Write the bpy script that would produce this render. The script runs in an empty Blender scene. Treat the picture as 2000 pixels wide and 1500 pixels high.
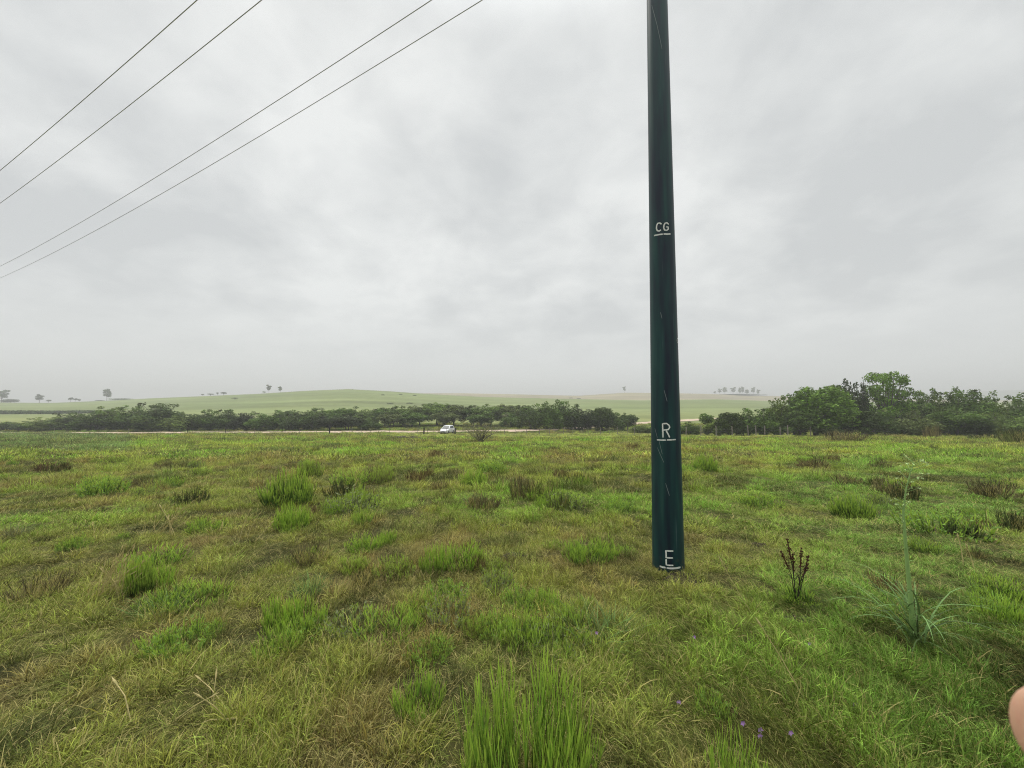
import bpy, bmesh, math, random
import numpy as np
from mathutils import Vector, Matrix, noise as mnoise

S = bpy.context.scene
C = S.collection
R = math.radians
# ------------------------------------------------------------------ camera
F = 750.0                      # focal length in pixels of the 2000 px wide photograph
PITCH = R(2.9)
cam_d = bpy.data.cameras.new("camera")
cam = bpy.data.objects.new("camera", cam_d)
C.objects.link(cam)
cam.location = (0, 0, 0)       # the eye is the origin, 1.5 m above the grass
cam.rotation_euler = (R(90) + PITCH, 0, 0)
cam_d.sensor_width = 36
cam_d.lens = 36 * F / 2000
cam_d.clip_start = 0.01
cam_d.clip_end = 12000
cam_d.dof.use_dof = True
cam_d.dof.focus_distance = 6.0
cam_d.dof.aperture_fstop = 16
S.camera = cam
# ------------------------------------------------------------------ exposure and light
S.render.engine = 'CYCLES'
S.view_settings.view_transform = 'Standard'
S.view_settings.look = 'None'
S.view_settings.exposure = 0.0
S.view_settings.gamma = 1.0
S.cycles.max_bounces = 6
S.cycles.diffuse_bounces = 2
S.cycles.glossy_bounces = 2
S.cycles.transmission_bounces = 4
S.cycles.volume_bounces = 0
S.cycles.transparent_max_bounces = 4
S.cycles.use_denoising = True
S.cycles.denoising_prefilter = 'NONE'
S.cycles.filter_width = 1.1
SUN_EL, SUN_AZ = R(58), R(-35)      # azimuth measured from +Y to +X; negative is to the left
SKY_LOW, SKY_HIGH = 0.785, 3.4
world = bpy.data.worlds.new("World")
S.world = world
world.use_nodes = True
wn, wl = world.node_tree.nodes, world.node_tree.links
wn.clear()
def N(tree, typ, **kw):
    n = tree.nodes.new(typ)
    for k, v in kw.items():
        if k.startswith('i_'):
            n.inputs[k[2:].replace('_', ' ')].default_value = v
        else:
            setattr(n, k, v)
    return n
wt = world.node_tree
out = N(wt, 'ShaderNodeOutputWorld')
sky = N(wt, 'ShaderNodeTexSky', sky_type='NISHITA', sun_disc=False, sun_elevation=SUN_EL, sun_rotation=SUN_AZ)
b1 = N(wt, 'ShaderNodeBackground'); b1.inputs['Strength'].default_value = 0.08
wl.new(sky.outputs[0], b1.inputs['Color'])
tc = N(wt, 'ShaderNodeTexCoord')
sep = N(wt, 'ShaderNodeSeparateXYZ'); wl.new(tc.outputs['Generated'], sep.inputs[0])
def M(op, a, b=None, c=None, clamp=False, tree=wt):
    n = tree.nodes.new('ShaderNodeMath'); n.operation = op; n.use_clamp = clamp
    for i, v in enumerate((a, b, c)):
        if v is None: continue
        if isinstance(v, (int, float)): n.inputs[i].default_value = v
        else: tree.links.new(v, n.inputs[i])
    return n.outputs[0]
zc = M('MAXIMUM', sep.outputs['Z'], 0.0)
zd = M('ADD', zc, 0.34)
cx_ = M('DIVIDE', sep.outputs['X'], zd); cy_ = M('DIVIDE', sep.outputs['Y'], zd)
comb = N(wt, 'ShaderNodeCombineXYZ'); wl.new(cx_, comb.inputs[0]); wl.new(cy_, comb.inputs[1])
def wnoise(scale, detail, rough, off, dist=0.0):
    mp = N(wt, 'ShaderNodeMapping'); mp.inputs['Location'].default_value = off
    wl.new(comb.outputs[0], mp.inputs[0])
    n = N(wt, 'ShaderNodeTexNoise'); n.inputs['Scale'].default_value = scale
    n.inputs['Detail'].default_value = detail; n.inputs['Roughness'].default_value = rough
    n.inputs['Distortion'].default_value = dist
    wl.new(mp.outputs[0], n.inputs['Vector']); return n.outputs['Fac']
nA = wnoise(1.35, 4, 0.5, (3.1, 1.7, 0), 0.2)
nB = wnoise(4.2, 8, 0.55, (8.3, 5.2, 2), 0.25)
mixn = M('ADD', M('MULTIPLY', nA, 0.6), M('MULTIPLY', nB, 0.4))
mr = N(wt, 'ShaderNodeMapRange'); mr.inputs['From Min'].default_value = 0.40; mr.inputs['From Max'].default_value = 0.60
mr.inputs['To Min'].default_value = 0.0; mr.inputs['To Max'].default_value = 1.0
wl.new(mixn, mr.inputs['Value'])
fade = N(wt, 'ShaderNodeMapRange', interpolation_type='SMOOTHSTEP')       # cloud relief dies out into the haze at the horizon
fade.inputs['From Min'].default_value = 0.02; fade.inputs['From Max'].default_value = 0.30
wl.new(zc, fade.inputs['Value'])
cl = M('MULTIPLY', M('SUBTRACT', mr.outputs[0], 0.5), fade.outputs[0])
cm = N(wt, 'ShaderNodeMix', data_type='RGBA')
cm.inputs[6].default_value = (0.82, 0.845, 0.85, 1); cm.inputs[7].default_value = (1.12, 1.14, 1.125, 1)
wl.new(M('ADD', cl, 0.5), cm.inputs[0])
zen = N(wt, 'ShaderNodeMapRange', interpolation_type='SMOOTHSTEP')  # overhead glow added above the view to brighten the grass
zen.inputs['From Min'].default_value = 0.70; zen.inputs['From Max'].default_value = 0.98
zen.inputs['To Min'].default_value = SKY_LOW; zen.inputs['To Max'].default_value = SKY_HIGH
wl.new(sep.outputs['Z'], zen.inputs['Value'])
b2 = N(wt, 'ShaderNodeBackground'); wl.new(cm.outputs[2], b2.inputs['Color']); wl.new(zen.outputs[0], b2.inputs['Strength'])
mx = N(wt, 'ShaderNodeMixShader'); mx.inputs[0].default_value = 0.95
wl.new(b1.outputs[0], mx.inputs[1]); wl.new(b2.outputs[0], mx.inputs[2]); wl.new(mx.outputs[0], out.inputs['Surface'])

sun_d = bpy.data.lights.new("sun", 'SUN'); sun_d.energy = 1.5; sun_d.angle = R(11); sun_d.color = (1, 0.96, 0.88)
sun = bpy.data.objects.new("sun", sun_d); C.objects.link(sun)
sd = Vector((math.sin(SUN_AZ) * math.cos(SUN_EL), math.cos(SUN_AZ) * math.cos(SUN_EL), math.sin(SUN_EL)))
sun.rotation_euler = sd.to_track_quat('Z', 'Y').to_euler()
sun.location = sd * 50

# ------------------------------------------------------------------ helpers
rng = np.random.default_rng(7)
random.seed(7)

def vnoise(x, y, seed=0):
    x = np.asarray(x, float); y = np.asarray(y, float)
    xi = np.floor(x); yi = np.floor(y); fx = x - xi; fy = y - yi
    fx = fx * fx * (3 - 2 * fx); fy = fy * fy * (3 - 2 * fy)
    def h(a, b):
        v = np.sin(a * 127.1 + b * 311.7 + seed * 74.7) * 43758.5453
        return v - np.floor(v)
    return (h(xi, yi) * (1 - fx) + h(xi + 1, yi) * fx) * (1 - fy) + (h(xi, yi + 1) * (1 - fx) + h(xi + 1, yi + 1) * fx) * fy
def fbm(x, y, seed=0, o=3):
    s = 0; a = .5; t = 0
    for k in range(o):
        s = s + a * vnoise(x * 2 ** k, y * 2 ** k, seed + k); t += a; a *= .5
    return s / t
def sstep(a, b, x):
    t = np.clip((x - a) / (b - a), 0, 1); return t * t * (3 - 2 * t)

R1X = [-900, 0, 100, 200, 300, 400, 500, 600, 680, 760, 850, 950, 1100, 1250, 1400, 1500, 1700, 2000, 2900]
R1Y = [782, 786, 787, 783, 778, 774, 770, 764, 761, 765, 771, 776, 779, 782, 780, 783, 785, 786, 786]
R2X = [-900, 500, 700, 790, 900, 1000, 1130, 1220, 1320, 1400, 1500, 1600, 1800, 2000, 2900]
R2Y = [795, 790, 780, 768.5, 768, 770, 773, 767, 768, 770, 773, 777, 780, 782, 782]
R3X = [-900, 1300, 1500, 1700, 1900, 2000, 2900]
R3Y = [798, 800, 785, 772, 765, 761.5, 760]
def terrain(X, Y):
    X = np.asarray(X, float); Y = np.asarray(Y, float)
    r = np.hypot(X, Y)
    dY = np.maximum(Y, r * math.cos(R(68)))
    px = 1000 + 750 * np.clip(X / np.maximum(dY, 1e-3), -2.3, 2.3)
    Yc = np.clip(Y, -25, 1e9)
    k = 6.0                                      # the slope eases into the valley floor
    d = 75 - Yc
    sm = 75 - 0.5 * (d + np.sqrt(d * d + k * k))
    base = -1.5 - 0.06 * sm
    und = (fbm(X / 7, Y / 7, 3) - .5) * 0.30 * sstep(3, 14, r) + (fbm(X / 1.1, Y / 1.1, 5) - .5) * 0.09 + (vnoise(X / .33, Y / .33, 9) - .5) * 0.03
    und = und * (1 - sstep(110, 170, r))
    a1 = (788 - np.interp(px, R1X, R1Y)) / 750 * 450 + 6
    a2 = (788 - np.interp(px, R2X, R2Y)) / 750 * 800 + 6
    a3 = (788 - np.interp(px, R3X, R3Y)) / 750 * 1700 + 6
    h1 = a1 * sstep(125, 450, dY) * (1 - sstep(450, 640, dY))
    h2 = np.maximum(a2, 0) * sstep(560, 800, dY) * (1 - sstep(800, 1100, dY))
    h3 = np.maximum(a3, 0) * sstep(1000, 1700, dY) * (1 - sstep(1700, 2600, dY))
    return base + und + h1 + h2 + h3
def tz(x, y): return float(terrain(x, y))
cp_, sp_ = math.cos(PITCH), math.sin(PITCH)
def ray(px, py):
    x = (px - 1000) / F; y = (750 - py) / F
    return Vector((x, cp_ - sp_ * y, sp_ + cp_ * y))
def ground_at(px, py):
    d = ray(px, py); t = 0.4; last = t
    while t < 2500:
        p = d * t
        if p.z < tz(p.x, p.y):
            lo, hi = last, t
            for _ in range(25):
                m = (lo + hi) / 2; p = d * m
                if p.z < tz(p.x, p.y): hi = m
                else: lo = m
            return d * hi
        last = t; t *= 1.02
    return d * 2500

def new_mesh(name, V, Fc, attrs=None, smooth=False):
    me = bpy.data.meshes.new(name)
    me.from_pydata([tuple(v) for v in V], [], [tuple(f) for f in Fc])
    if attrs:
        for an, arr in attrs.items():
            a = me.color_attributes.new(an, 'FLOAT_COLOR', 'POINT')
            arr = np.asarray(arr, dtype=np.float32)
            if arr.shape[1] == 3: arr = np.hstack([arr, np.ones((len(arr), 1), np.float32)])
            a.data.foreach_set('color', arr.ravel())
    if smooth:
        me.polygons.foreach_set('use_smooth', [True] * len(me.polygons))
    me.update(); return me
def obj(name, me, mat=None, parent=None, **props):
    o = bpy.data.objects.new(name, me); C.objects.link(o)
    if mat is not None and len(me.materials) == 0: me.materials.append(mat)
    if parent: o.parent = parent
    for k, v in props.items():
        if v: o[k] = v
    return o
def empty(name, loc, label, cat, group=None, rz=0, scale=(1, 1, 1)):
    o = bpy.data.objects.new(name, None); C.objects.link(o)
    o.location = loc; o.rotation_euler = (0, 0, rz); o.scale = scale
    o.empty_display_size = .1
    o['label'] = label; o['category'] = cat
    if group: o['group'] = group
    return o

class MB:                                   # collects shapes for one mesh
    def __init__(s): s.V = []; s.F = []; s.A = []
    def add(s, V, F, A=None):
        b = len(s.V); s.V += [tuple(v) for v in V]; s.F += [tuple(i + b for i in f) for f in F]
        if A is not None: s.A += A
    def tube(s, pts, rad, n=6, A=None, cap=True):
        pts = [Vector(p) for p in pts]; V = []; Fc = []; AA = []
        for i, p in enumerate(pts):
            d = (pts[min(i + 1, len(pts) - 1)] - pts[max(i - 1, 0)]).normalized()
            u = d.orthogonal().normalized() if i == 0 else (u - d * u.dot(d)).normalized()
            w = d.cross(u); r = rad[i] if hasattr(rad, '__len__') else rad
            for k in range(n):
                a = 2 * math.pi * k / n
                V.append(p + (u * math.cos(a) + w * math.sin(a)) * r)
                if A: AA.append(A[i])
        for i in range(len(pts) - 1):
            for k in range(n):
                k2 = (k + 1) % n
                Fc.append((i * n + k, i * n + k2, (i + 1) * n + k2, (i + 1) * n + k))
        if cap: Fc.append(tuple(range(n))[::-1]); Fc.append(tuple((len(pts) - 1) * n + k for k in range(n)))
        s.add(V, Fc, AA if A else None)
    def box(s, x0, x1, y0, y1, z0, z1, mtx=None):
        V = [Vector((x, y, z)) for x in (x0, x1) for y in (y0, y1) for z in (z0, z1)]
        if mtx: V = [mtx @ v for v in V]
        s.add(V, [(0, 1, 3, 2), (4, 6, 7, 5), (0, 4, 5, 1), (2, 3, 7, 6), (0, 2, 6, 4), (1, 5, 7, 3)])
    def strip(s, pts, wid, side, A):        # a tapering blade: last point is the tip
        V = []; Fc = []; AA = []; n = len(pts)
        for i in range(n - 1):
            V += [pts[i] - side * wid[i] * .5, pts[i] + side * wid[i] * .5]; AA += [A[i], A[i]]
        V.append(pts[-1]); AA.append(A[-1])
        for i in range(n - 2): Fc.append((2 * i, 2 * i + 1, 2 * i + 3, 2 * i + 2))
        Fc.append((2 * n - 4, 2 * n - 3, 2 * n - 2)); s.add(V, Fc, AA)
    def mesh(s, name, smooth=False): return new_mesh(name, s.V, s.F, {'bc': s.A} if s.A else None, smooth)

# ------------------------------------------------------------------ materials
def mat(name, col=(.5, .5, .5), rough=.8, spec=.3, metal=0, noise=None, bump=None):
    m = bpy.data.materials.new(name); m.use_nodes = True; t = m.node_tree
    p = t.nodes['Principled BSDF']; p.inputs['Base Color'].default_value = (*col, 1)
    p.inputs['Roughness'].default_value = rough; p.inputs['Metallic'].default_value = metal
    p.inputs['Specular IOR Level'].default_value = spec
    if noise:
        sc, col2, amt = noise
        tcn = t.nodes.new('ShaderNodeTexCoord')
        n = t.nodes.new('ShaderNodeTexNoise'); n.inputs['Scale'].default_value = sc; n.inputs['Detail'].default_value = 6
        t.links.new(tcn.outputs['Object'], n.inputs['Vector'])
        r = t.nodes.new('ShaderNodeMapRange'); r.inputs['From Min'].default_value = .35; r.inputs['From Max'].default_value = .65
        r.inputs['To Max'].default_value = amt; t.links.new(n.outputs['Fac'], r.inputs['Value'])
        x = t.nodes.new('ShaderNodeMix'); x.data_type = 'RGBA'
        x.inputs[6].default_value = (*col, 1); x.inputs[7].default_value = (*col2, 1)
        t.links.new(r.outputs[0], x.inputs[0]); t.links.new(x.outputs[2], p.inputs['Base Color'])
        if bump:
            b = t.nodes.new('ShaderNodeBump'); b.inputs['Strength'].default_value = bump
            b.inputs['Distance'].default_value = .02
            t.links.new(n.outputs['Fac'], b.inputs['Height']); t.links.new(b.outputs[0], p.inputs['Normal'])
    return m

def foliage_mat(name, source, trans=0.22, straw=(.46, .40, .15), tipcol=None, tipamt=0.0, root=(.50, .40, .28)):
    """source: 'INSTANCER' reads the tint of the grass points, 'OBJECT' reads the object's colour"""
    m = bpy.data.materials.new(name); m.use_nodes = True; t = m.node_tree; t.nodes.clear(); L = t.links
    o = t.nodes.new('ShaderNodeOutputMaterial')
    if source == 'INSTANCER':
        a = t.nodes.new('ShaderNodeAttribute'); a.attribute_type = 'INSTANCER'; a.attribute_name = 'tint'; tint = a.outputs['Color']
    else:
        a = t.nodes.new('ShaderNodeObjectInfo'); tint = a.outputs['Color']
    bc = t.nodes.new('ShaderNodeAttribute'); bc.attribute_name = 'bc'
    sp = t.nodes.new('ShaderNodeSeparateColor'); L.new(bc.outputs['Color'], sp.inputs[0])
    def mul(c, v):
        x = t.nodes.new('ShaderNodeVectorMath'); x.operation = 'MULTIPLY'
        L.new(c, x.inputs[0])
        if isinstance(v, tuple): x.inputs[1].default_value = v
        else: L.new(v, x.inputs[1])
        return x.outputs[0]
    def mixc(f, a_, b_):
        x = t.nodes.new('ShaderNodeMix'); x.data_type = 'RGBA'
        for i, v in ((0, f), (6, a_), (7, b_)):
            if isinstance(v, (int, float)): x.inputs[i].default_value = v
            elif isinstance(v, tuple): x.inputs[i].default_value = (*v, 1)
            else: L.new(v, x.inputs[i])
        return x.outputs[2]
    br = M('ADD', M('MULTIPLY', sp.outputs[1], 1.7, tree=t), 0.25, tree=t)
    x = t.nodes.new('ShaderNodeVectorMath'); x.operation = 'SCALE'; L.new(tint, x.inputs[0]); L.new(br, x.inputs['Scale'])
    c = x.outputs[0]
    c = mixc(M('SUBTRACT', 1.0, M('MULTIPLY', sp.outputs[0], 2.0, clamp=True, tree=t), tree=t), c, mul(c, root))  # dead brown roots, darkened further to paint the shade low between stems
    c = mixc(sp.outputs[2], c, straw)
    if tipcol:
        f = M('MULTIPLY', M('MULTIPLY', M('SUBTRACT', sp.outputs[0], 0.58, tree=t), 3.0, clamp=True, tree=t), tipamt, tree=t)
        c = mixc(f, c, tipcol)
    d = t.nodes.new('ShaderNodeBsdfPrincipled'); d.inputs['Roughness'].default_value = .6
    d.inputs['Specular IOR Level'].default_value = .10
    L.new(c, d.inputs['Base Color'])
    tr = t.nodes.new('ShaderNodeBsdfTranslucent'); L.new(c, tr.inputs['Color'])
    s = t.nodes.new('ShaderNodeMixShader'); s.inputs[0].default_value = trans
    L.new(d.outputs[0], s.inputs[1]); L.new(tr.outputs[0], s.inputs[2]); L.new(s.outputs[0], o.inputs[0])
    return m

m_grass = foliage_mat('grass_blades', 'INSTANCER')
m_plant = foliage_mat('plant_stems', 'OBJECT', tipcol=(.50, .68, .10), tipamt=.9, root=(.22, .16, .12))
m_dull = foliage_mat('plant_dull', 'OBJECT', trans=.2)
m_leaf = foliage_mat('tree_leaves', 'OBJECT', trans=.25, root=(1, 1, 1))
m_bark = mat('bark', (.10, .085, .07), .9, .1, noise=(6, (.22, .2, .17), .8), bump=.4)
m_darkwood = mat('dark_post_wood', (.025, .022, .02), .8, .2, noise=(8, (.06, .05, .04), .6))
m_palewood = mat('weathered_post_wood', (.34, .31, .25), .9, .1, noise=(9, (.14, .12, .1), .8))
m_wire = mat('galvanised_wire', (.22, .22, .22), .5, .5, .6)
m_cable = mat('aluminium_cable', (.55, .56, .6), .7, .3)
m_soil = mat('bare_soil', (.035, .027, .019), .95, .15, noise=(45, (.06, .048, .035), .8), bump=1.0)

# ------------------------------------------------------------------ ground: one sheet from the feet to the horizon
def ground_colour(X, Y):
    r = np.hypot(X, Y); dY = np.maximum(Y, r * math.cos(R(68)))
    px = 1000 + 750 * np.clip(X / np.maximum(dY, 1e-3), -2.3, 2.3)
    n = fbm(X / 9, Y / 9, 21)[:, None]; n2 = fbm(X / 60, dY / 16, 31)[:, None]
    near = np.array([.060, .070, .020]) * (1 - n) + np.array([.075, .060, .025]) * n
    valley = np.array([.19, .225, .08]) * (1 - n2) + np.array([.24, .255, .10]) * n2
    hill = np.array([.150, .190, .075]) * (1 - n2) + np.array([.215, .245, .10]) * n2
    brown = np.array([.33, .275, .17]) * (1 - n2) + np.array([.25, .225, .12]) * n2
    far = np.array([.16, .19, .12]) + 0 * n
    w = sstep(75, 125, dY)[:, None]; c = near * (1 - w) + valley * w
    w = sstep(120, 250, dY)[:, None]; c = c * (1 - w) + hill * w
    # strip of turned soil along the crest right of the middle
    w = (sstep(400, 470, dY) * (px > 740) * (px < 1000))[:, None]; c = c * (1 - w) + brown * w
    w = sstep(500, 640, dY)[:, None]; c = c * (1 - w) + brown * w
    w = sstep(1050, 1200, dY)[:, None]; c = c * (1 - w) + far * w
    return c
ang = np.concatenate([np.radians(np.arange(-180, -72, 6.0)), np.radians(np.linspace(-72, 72, 340)), np.radians(np.arange(78, 181, 6.0))])
ang = ang[:-1] if abs(ang[-1] - math.pi) < 1e-6 else ang
rad = np.concatenate([[0.25], np.geomspace(0.4, 3100, 300)])
A_, R_ = np.meshgrid(ang, rad)
GX = (R_ * np.sin(A_)).ravel(); GY = (R_ * np.cos(A_)).ravel(); GZ = terrain(GX, GY)
na, nr = len(ang), len(rad)
ii, jj = np.meshgrid(np.arange(nr - 1), np.arange(na), indexing='ij'); j2 = (jj + 1) % na
faces = np.stack([ii * na + jj, ii * na + j2, (ii + 1) * na + j2, (ii + 1) * na + jj], -1).reshape(-1, 4)[:, ::-1]
faces = list(map(tuple, faces.tolist())); faces.append(tuple(range(na)))
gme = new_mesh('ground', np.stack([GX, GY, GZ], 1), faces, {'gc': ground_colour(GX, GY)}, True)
mg = bpy.data.materials.new('ground_soil_and_turf'); mg.use_nodes = True; t = mg.node_tree; p = t.nodes['Principled BSDF']
at = t.nodes.new('ShaderNodeAttribute'); at.attribute_name = 'gc'
geo = t.nodes.new('ShaderNodeNewGeometry')
n1 = t.nodes.new('ShaderNodeTexNoise'); n1.inputs['Scale'].default_value = .35; n1.inputs['Detail'].default_value = 12; n1.inputs['Roughness'].default_value = .75
mpg = t.nodes.new('ShaderNodeMapping'); mpg.inputs['Scale'].default_value = (.5, 1, 1)
t.links.new(geo.outputs['Position'], mpg.inputs[0]); t.links.new(mpg.outputs[0], n1.inputs['Vector'])
mph = t.nodes.new('ShaderNodeMapping'); mph.inputs['Scale'].default_value = (.004, .035, .02); t.links.new(geo.outputs['Position'], mph.inputs[0])
n3 = t.nodes.new('ShaderNodeTexNoise'); n3.inputs['Scale'].default_value = 1; n3.inputs['Detail'].default_value = 8; n3.inputs['Roughness'].default_value = .65; t.links.new(mph.outputs[0], n3.inputs['Vector'])
f = M('MULTIPLY', M('ADD', M('MULTIPLY', n1.outputs['Fac'], 1.2, tree=t), 0.4, tree=t), M('ADD', M('MULTIPLY', n3.outputs['Fac'], 1.6, tree=t), 0.2, tree=t), tree=t)
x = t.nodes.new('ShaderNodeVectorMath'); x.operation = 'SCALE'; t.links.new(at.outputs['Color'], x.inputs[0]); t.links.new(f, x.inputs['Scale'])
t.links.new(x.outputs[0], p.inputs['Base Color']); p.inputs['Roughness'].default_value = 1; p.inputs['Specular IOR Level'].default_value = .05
ground = obj('ground', gme, mg, kind='structure')

# ------------------------------------------------------------------ dirt road behind the fence
RX = [-160, -95, -70, -40, -13, 0, 8, 16, 26, 45, 80]
RY = [72, 74.5, 76, 78.5, 80, 82.5, 86, 93, 104, 122, 150]
xs = np.linspace(-160, 80, 200); ys = np.interp(xs, RX, RY)
dx = np.gradient(xs); dy = np.gradient(ys); ln = np.hypot(dx, dy); nx, ny = -dy / ln, dx / ln
V = []; Fc = []
for i in range(200):
    for k, s_ in enumerate((-3.1, -1.6, 0, 1.6, 3.1)):
        w_ = s_ + (vnoise(i * .7, k * 9.0, 77) - .5) * (.9 if abs(s_) > 3 else .1)
        X, Y = xs[i] + nx[i] * w_, ys[i] + ny[i] * w_
        V.append((X, Y, tz(X, Y) + .05 + (.04 if k in (0, 4) else .09)))
for i in range(199):
    for k in range(4): a = i * 5 + k; Fc.append((a, a + 5, a + 6, a + 1))
m_road = mat('dirt_road', (.58, .46, .36), .95, .1, noise=(.8, (.44, .33, .24), .9))
obj('road', new_mesh('road', V, Fc, None, True), m_road, kind='structure')
def road_mask(X, Y): return np.abs(Y - np.interp(X, RX, RY)) < 3.3

# ------------------------------------------------------------------ utility pole with its stencilled marks
PX, PY = 1.645, 4.13
PZ = tz(PX, PY)
pole = empty('utility_pole', (PX, PY, PZ), 'tall dark green utility pole with white painted letters standing in the grass', 'utility pole')
def pr(z): return 0.1585 - 0.0077 * z            # radius at height z above the foot
mb = MB(); V = []; Fc = []; n = 64; zs = np.linspace(-.5, 9.2, 60)
for z in zs:
    for k in range(n):
        a = 2 * math.pi * k / n; r = pr(max(z, 0)) * (1 + .006 * math.sin(3 * a + z * .7))
        V.append((r * math.cos(a), r * math.sin(a), z))
for i in range(len(zs) - 1):
    for k in range(n): Fc.append((i * n + k, i * n + (k + 1) % n, (i + 1) * n + (k + 1) % n, (i + 1) * n + k))
Fc.append(tuple((len(zs) - 1) * n + k for k in range(n)))
m_pole = bpy.data.materials.new('dark_green_pole'); m_pole.use_nodes = True; t = m_pole.node_tree; p = t.nodes['Principled BSDF']
tcn = t.nodes.new('ShaderNodeTexCoord'); mp = t.nodes.new('ShaderNodeMapping'); mp.inputs['Scale'].default_value = (9, 9, .7)
t.links.new(tcn.outputs['Object'], mp.inputs[0]); n1 = t.nodes.new('ShaderNodeTexNoise'); n1.inputs['Scale'].default_value = 1.6; n1.inputs['Detail'].default_value = 8
t.links.new(mp.outputs[0], n1.inputs['Vector'])
cr = t.nodes.new('ShaderNodeValToRGB'); e = cr.color_ramp.elements
e[0].position = .34; e[0].color = (.0015, .008, .022, 1); e[1].position = .66; e[1].color = (.005, .046, .044, 1)
t.links.new(n1.outputs['Fac'], cr.inputs[0])
mp2 = t.nodes.new('ShaderNodeMapping'); mp2.inputs['Scale'].default_value = (60, 60, 1.5); mp2.inputs['Rotation'].default_value = (.12, 0, .3)
t.links.new(tcn.outputs['Object'], mp2.inputs[0]); n2 = t.nodes.new('ShaderNodeTexNoise'); n2.inputs['Scale'].default_value = 1; n2.inputs['Detail'].default_value = 3
t.links.new(mp2.outputs[0], n2.inputs['Vector'])
r2 = t.nodes.new('ShaderNodeMapRange'); r2.inputs['From Min'].default_value = .66; r2.inputs['From Max'].default_value = .8; r2.inputs['To Max'].default_value = .5
t.links.new(n2.outputs['Fac'], r2.inputs['Value'])
xm = t.nodes.new('ShaderNodeMix'); xm.data_type = 'RGBA'; t.links.new(r2.outputs[0], xm.inputs[0]); t.links.new(cr.outputs[0], xm.inputs[6]); xm.inputs[7].default_value = (.10, .15, .16, 1)
t.links.new(xm.outputs[2], p.inputs['Base Color'])
rr = t.nodes.new('ShaderNodeMapRange'); rr.inputs['To Min'].default_value = .38; rr.inputs['To Max'].default_value = .62; t.links.new(n1.outputs['Fac'], rr.inputs['Value']); t.links.new(rr.outputs[0], p.inputs['Roughness'])
p.inputs['Specular IOR Level'].default_value = .35
bpn = t.nodes.new('ShaderNodeBump'); bpn.inputs['Strength'].default_value = .5; bpn.inputs['Distance'].default_value = .004
t.links.new(n2.outputs['Fac'], bpn.inputs['Height']); t.links.new(bpn.outputs[0], p.inputs['Normal'])
sz = t.nodes.new('ShaderNodeSeparateXYZ'); t.links.new(tcn.outputs['Object'], sz.inputs[0])
n4 = t.nodes.new('ShaderNodeTexNoise'); n4.inputs['Scale'].default_value = 22; n4.inputs['Detail'].default_value = 6; t.links.new(tcn.outputs['Object'], n4.inputs['Vector'])
mud = M('MULTIPLY', M('SUBTRACT', M('ADD', n4.outputs['Fac'], M('MULTIPLY', M('SUBTRACT', 0.10, sz.outputs['Z'], tree=t), 1.3, tree=t), tree=t), 0.52, tree=t), 6.0, clamp=True, tree=t)
blot = M('MULTIPLY', M('SUBTRACT', n1.outputs['Fac'], 0.60, tree=t), 3.0, clamp=True, tree=t)
xb = t.nodes.new('ShaderNodeMix'); xb.data_type = 'RGBA'; t.links.new(blot, xb.inputs[0]); t.links.new(xm.outputs[2], xb.inputs[6]); xb.inputs[7].default_value = (.03, .075, .065, 1)
xd = t.nodes.new('ShaderNodeMix'); xd.data_type = 'RGBA'; t.links.new(M('MULTIPLY', mud, .8, tree=t), xd.inputs[0]); t.links.new(xb.outputs[2], xd.inputs[6]); xd.inputs[7].default_value = (.05, .045, .028, 1)
t.links.new(xd.outputs[2], p.inputs['Base Color'])
obj('pole_shaft', new_mesh('pole_shaft', V, Fc, None, True), m_pole, pole)
m_white = mat('white_stencil_paint', (.80, .80, .76), .7, .2, noise=(60, (.35, .40, .38), .55))
m_scr = mat('scratched_surface', (.16, .19, .19), .6, .3)
face_az = math.atan2(-PY, -PX)                    # the side that faces the path
def stroke(mb, pts, w, off=.0025, seg=5):
    """a painted stroke wrapped round the shaft; pts in (sideways metres, height metres)"""
    P = []
    for i in range(len(pts) - 1):
        for k in range(seg):
            s_ = k / seg; P.append((pts[i][0] * (1 - s_) + pts[i + 1][0] * s_, pts[i][1] * (1 - s_) + pts[i + 1][1] * s_))
    P.append(pts[-1])
    V = []; Fc = []
    for i, (u, z) in enumerate(P):
        a, b = P[max(i - 1, 0)], P[min(i + 1, len(P) - 1)]
        d = Vector((b[0] - a[0], b[1] - a[1])).normalized(); nn = Vector((-d.y, d.x))
        ww = w * (.94 + .12 * random.random()) / 2
        if i in (0, len(P) - 1): ww *= .75
        for s_ in (-1, 1):
            uu, zz = u + nn.x * ww * s_, z + nn.y * ww * s_
            r = pr(zz) + off; th = face_az + uu / r
            V.append((r * math.cos(th), r * math.sin(th), zz))
    for i in range(len(P) - 1): Fc.append((2 * i, 2 * i + 1, 2 * i + 3, 2 * i + 2))
    mb.add(V, Fc)
def pole_uz(px, py):
    """sideways / height on the pole for a place read off the photograph"""
    d = ray(px, py); c = Vector((PX, PY))
    d2 = Vector((d.x, d.y)); z = 1.0
    tt = c.dot(d2) / d2.dot(d2)
    for _ in range(4):
        z = d.z * tt - PZ; r = pr(z)
        a = d2.dot(d2); b = -2 * d2.dot(c); cc = c.dot(c) - r * r; disc = max(b * b - 4 * a * cc, 0)
        tt = (-b - math.sqrt(disc)) / (2 * a)
    q = d2 * tt - c; th = math.atan2(q.y, q.x) - face_az
    th = (th + math.pi) % (2 * math.pi) - math.pi
    return (th * r, z)
def mark(name, strokes, wpx, py0, m=m_white, **kw):
    mb = MB()
    w = wpx / 750 * 4.2 * .86
    for s_ in strokes: stroke(mb, [pole_uz(*q) for q in s_], w, **kw)
    return obj(name, mb.mesh(name), m, pole)
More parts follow.
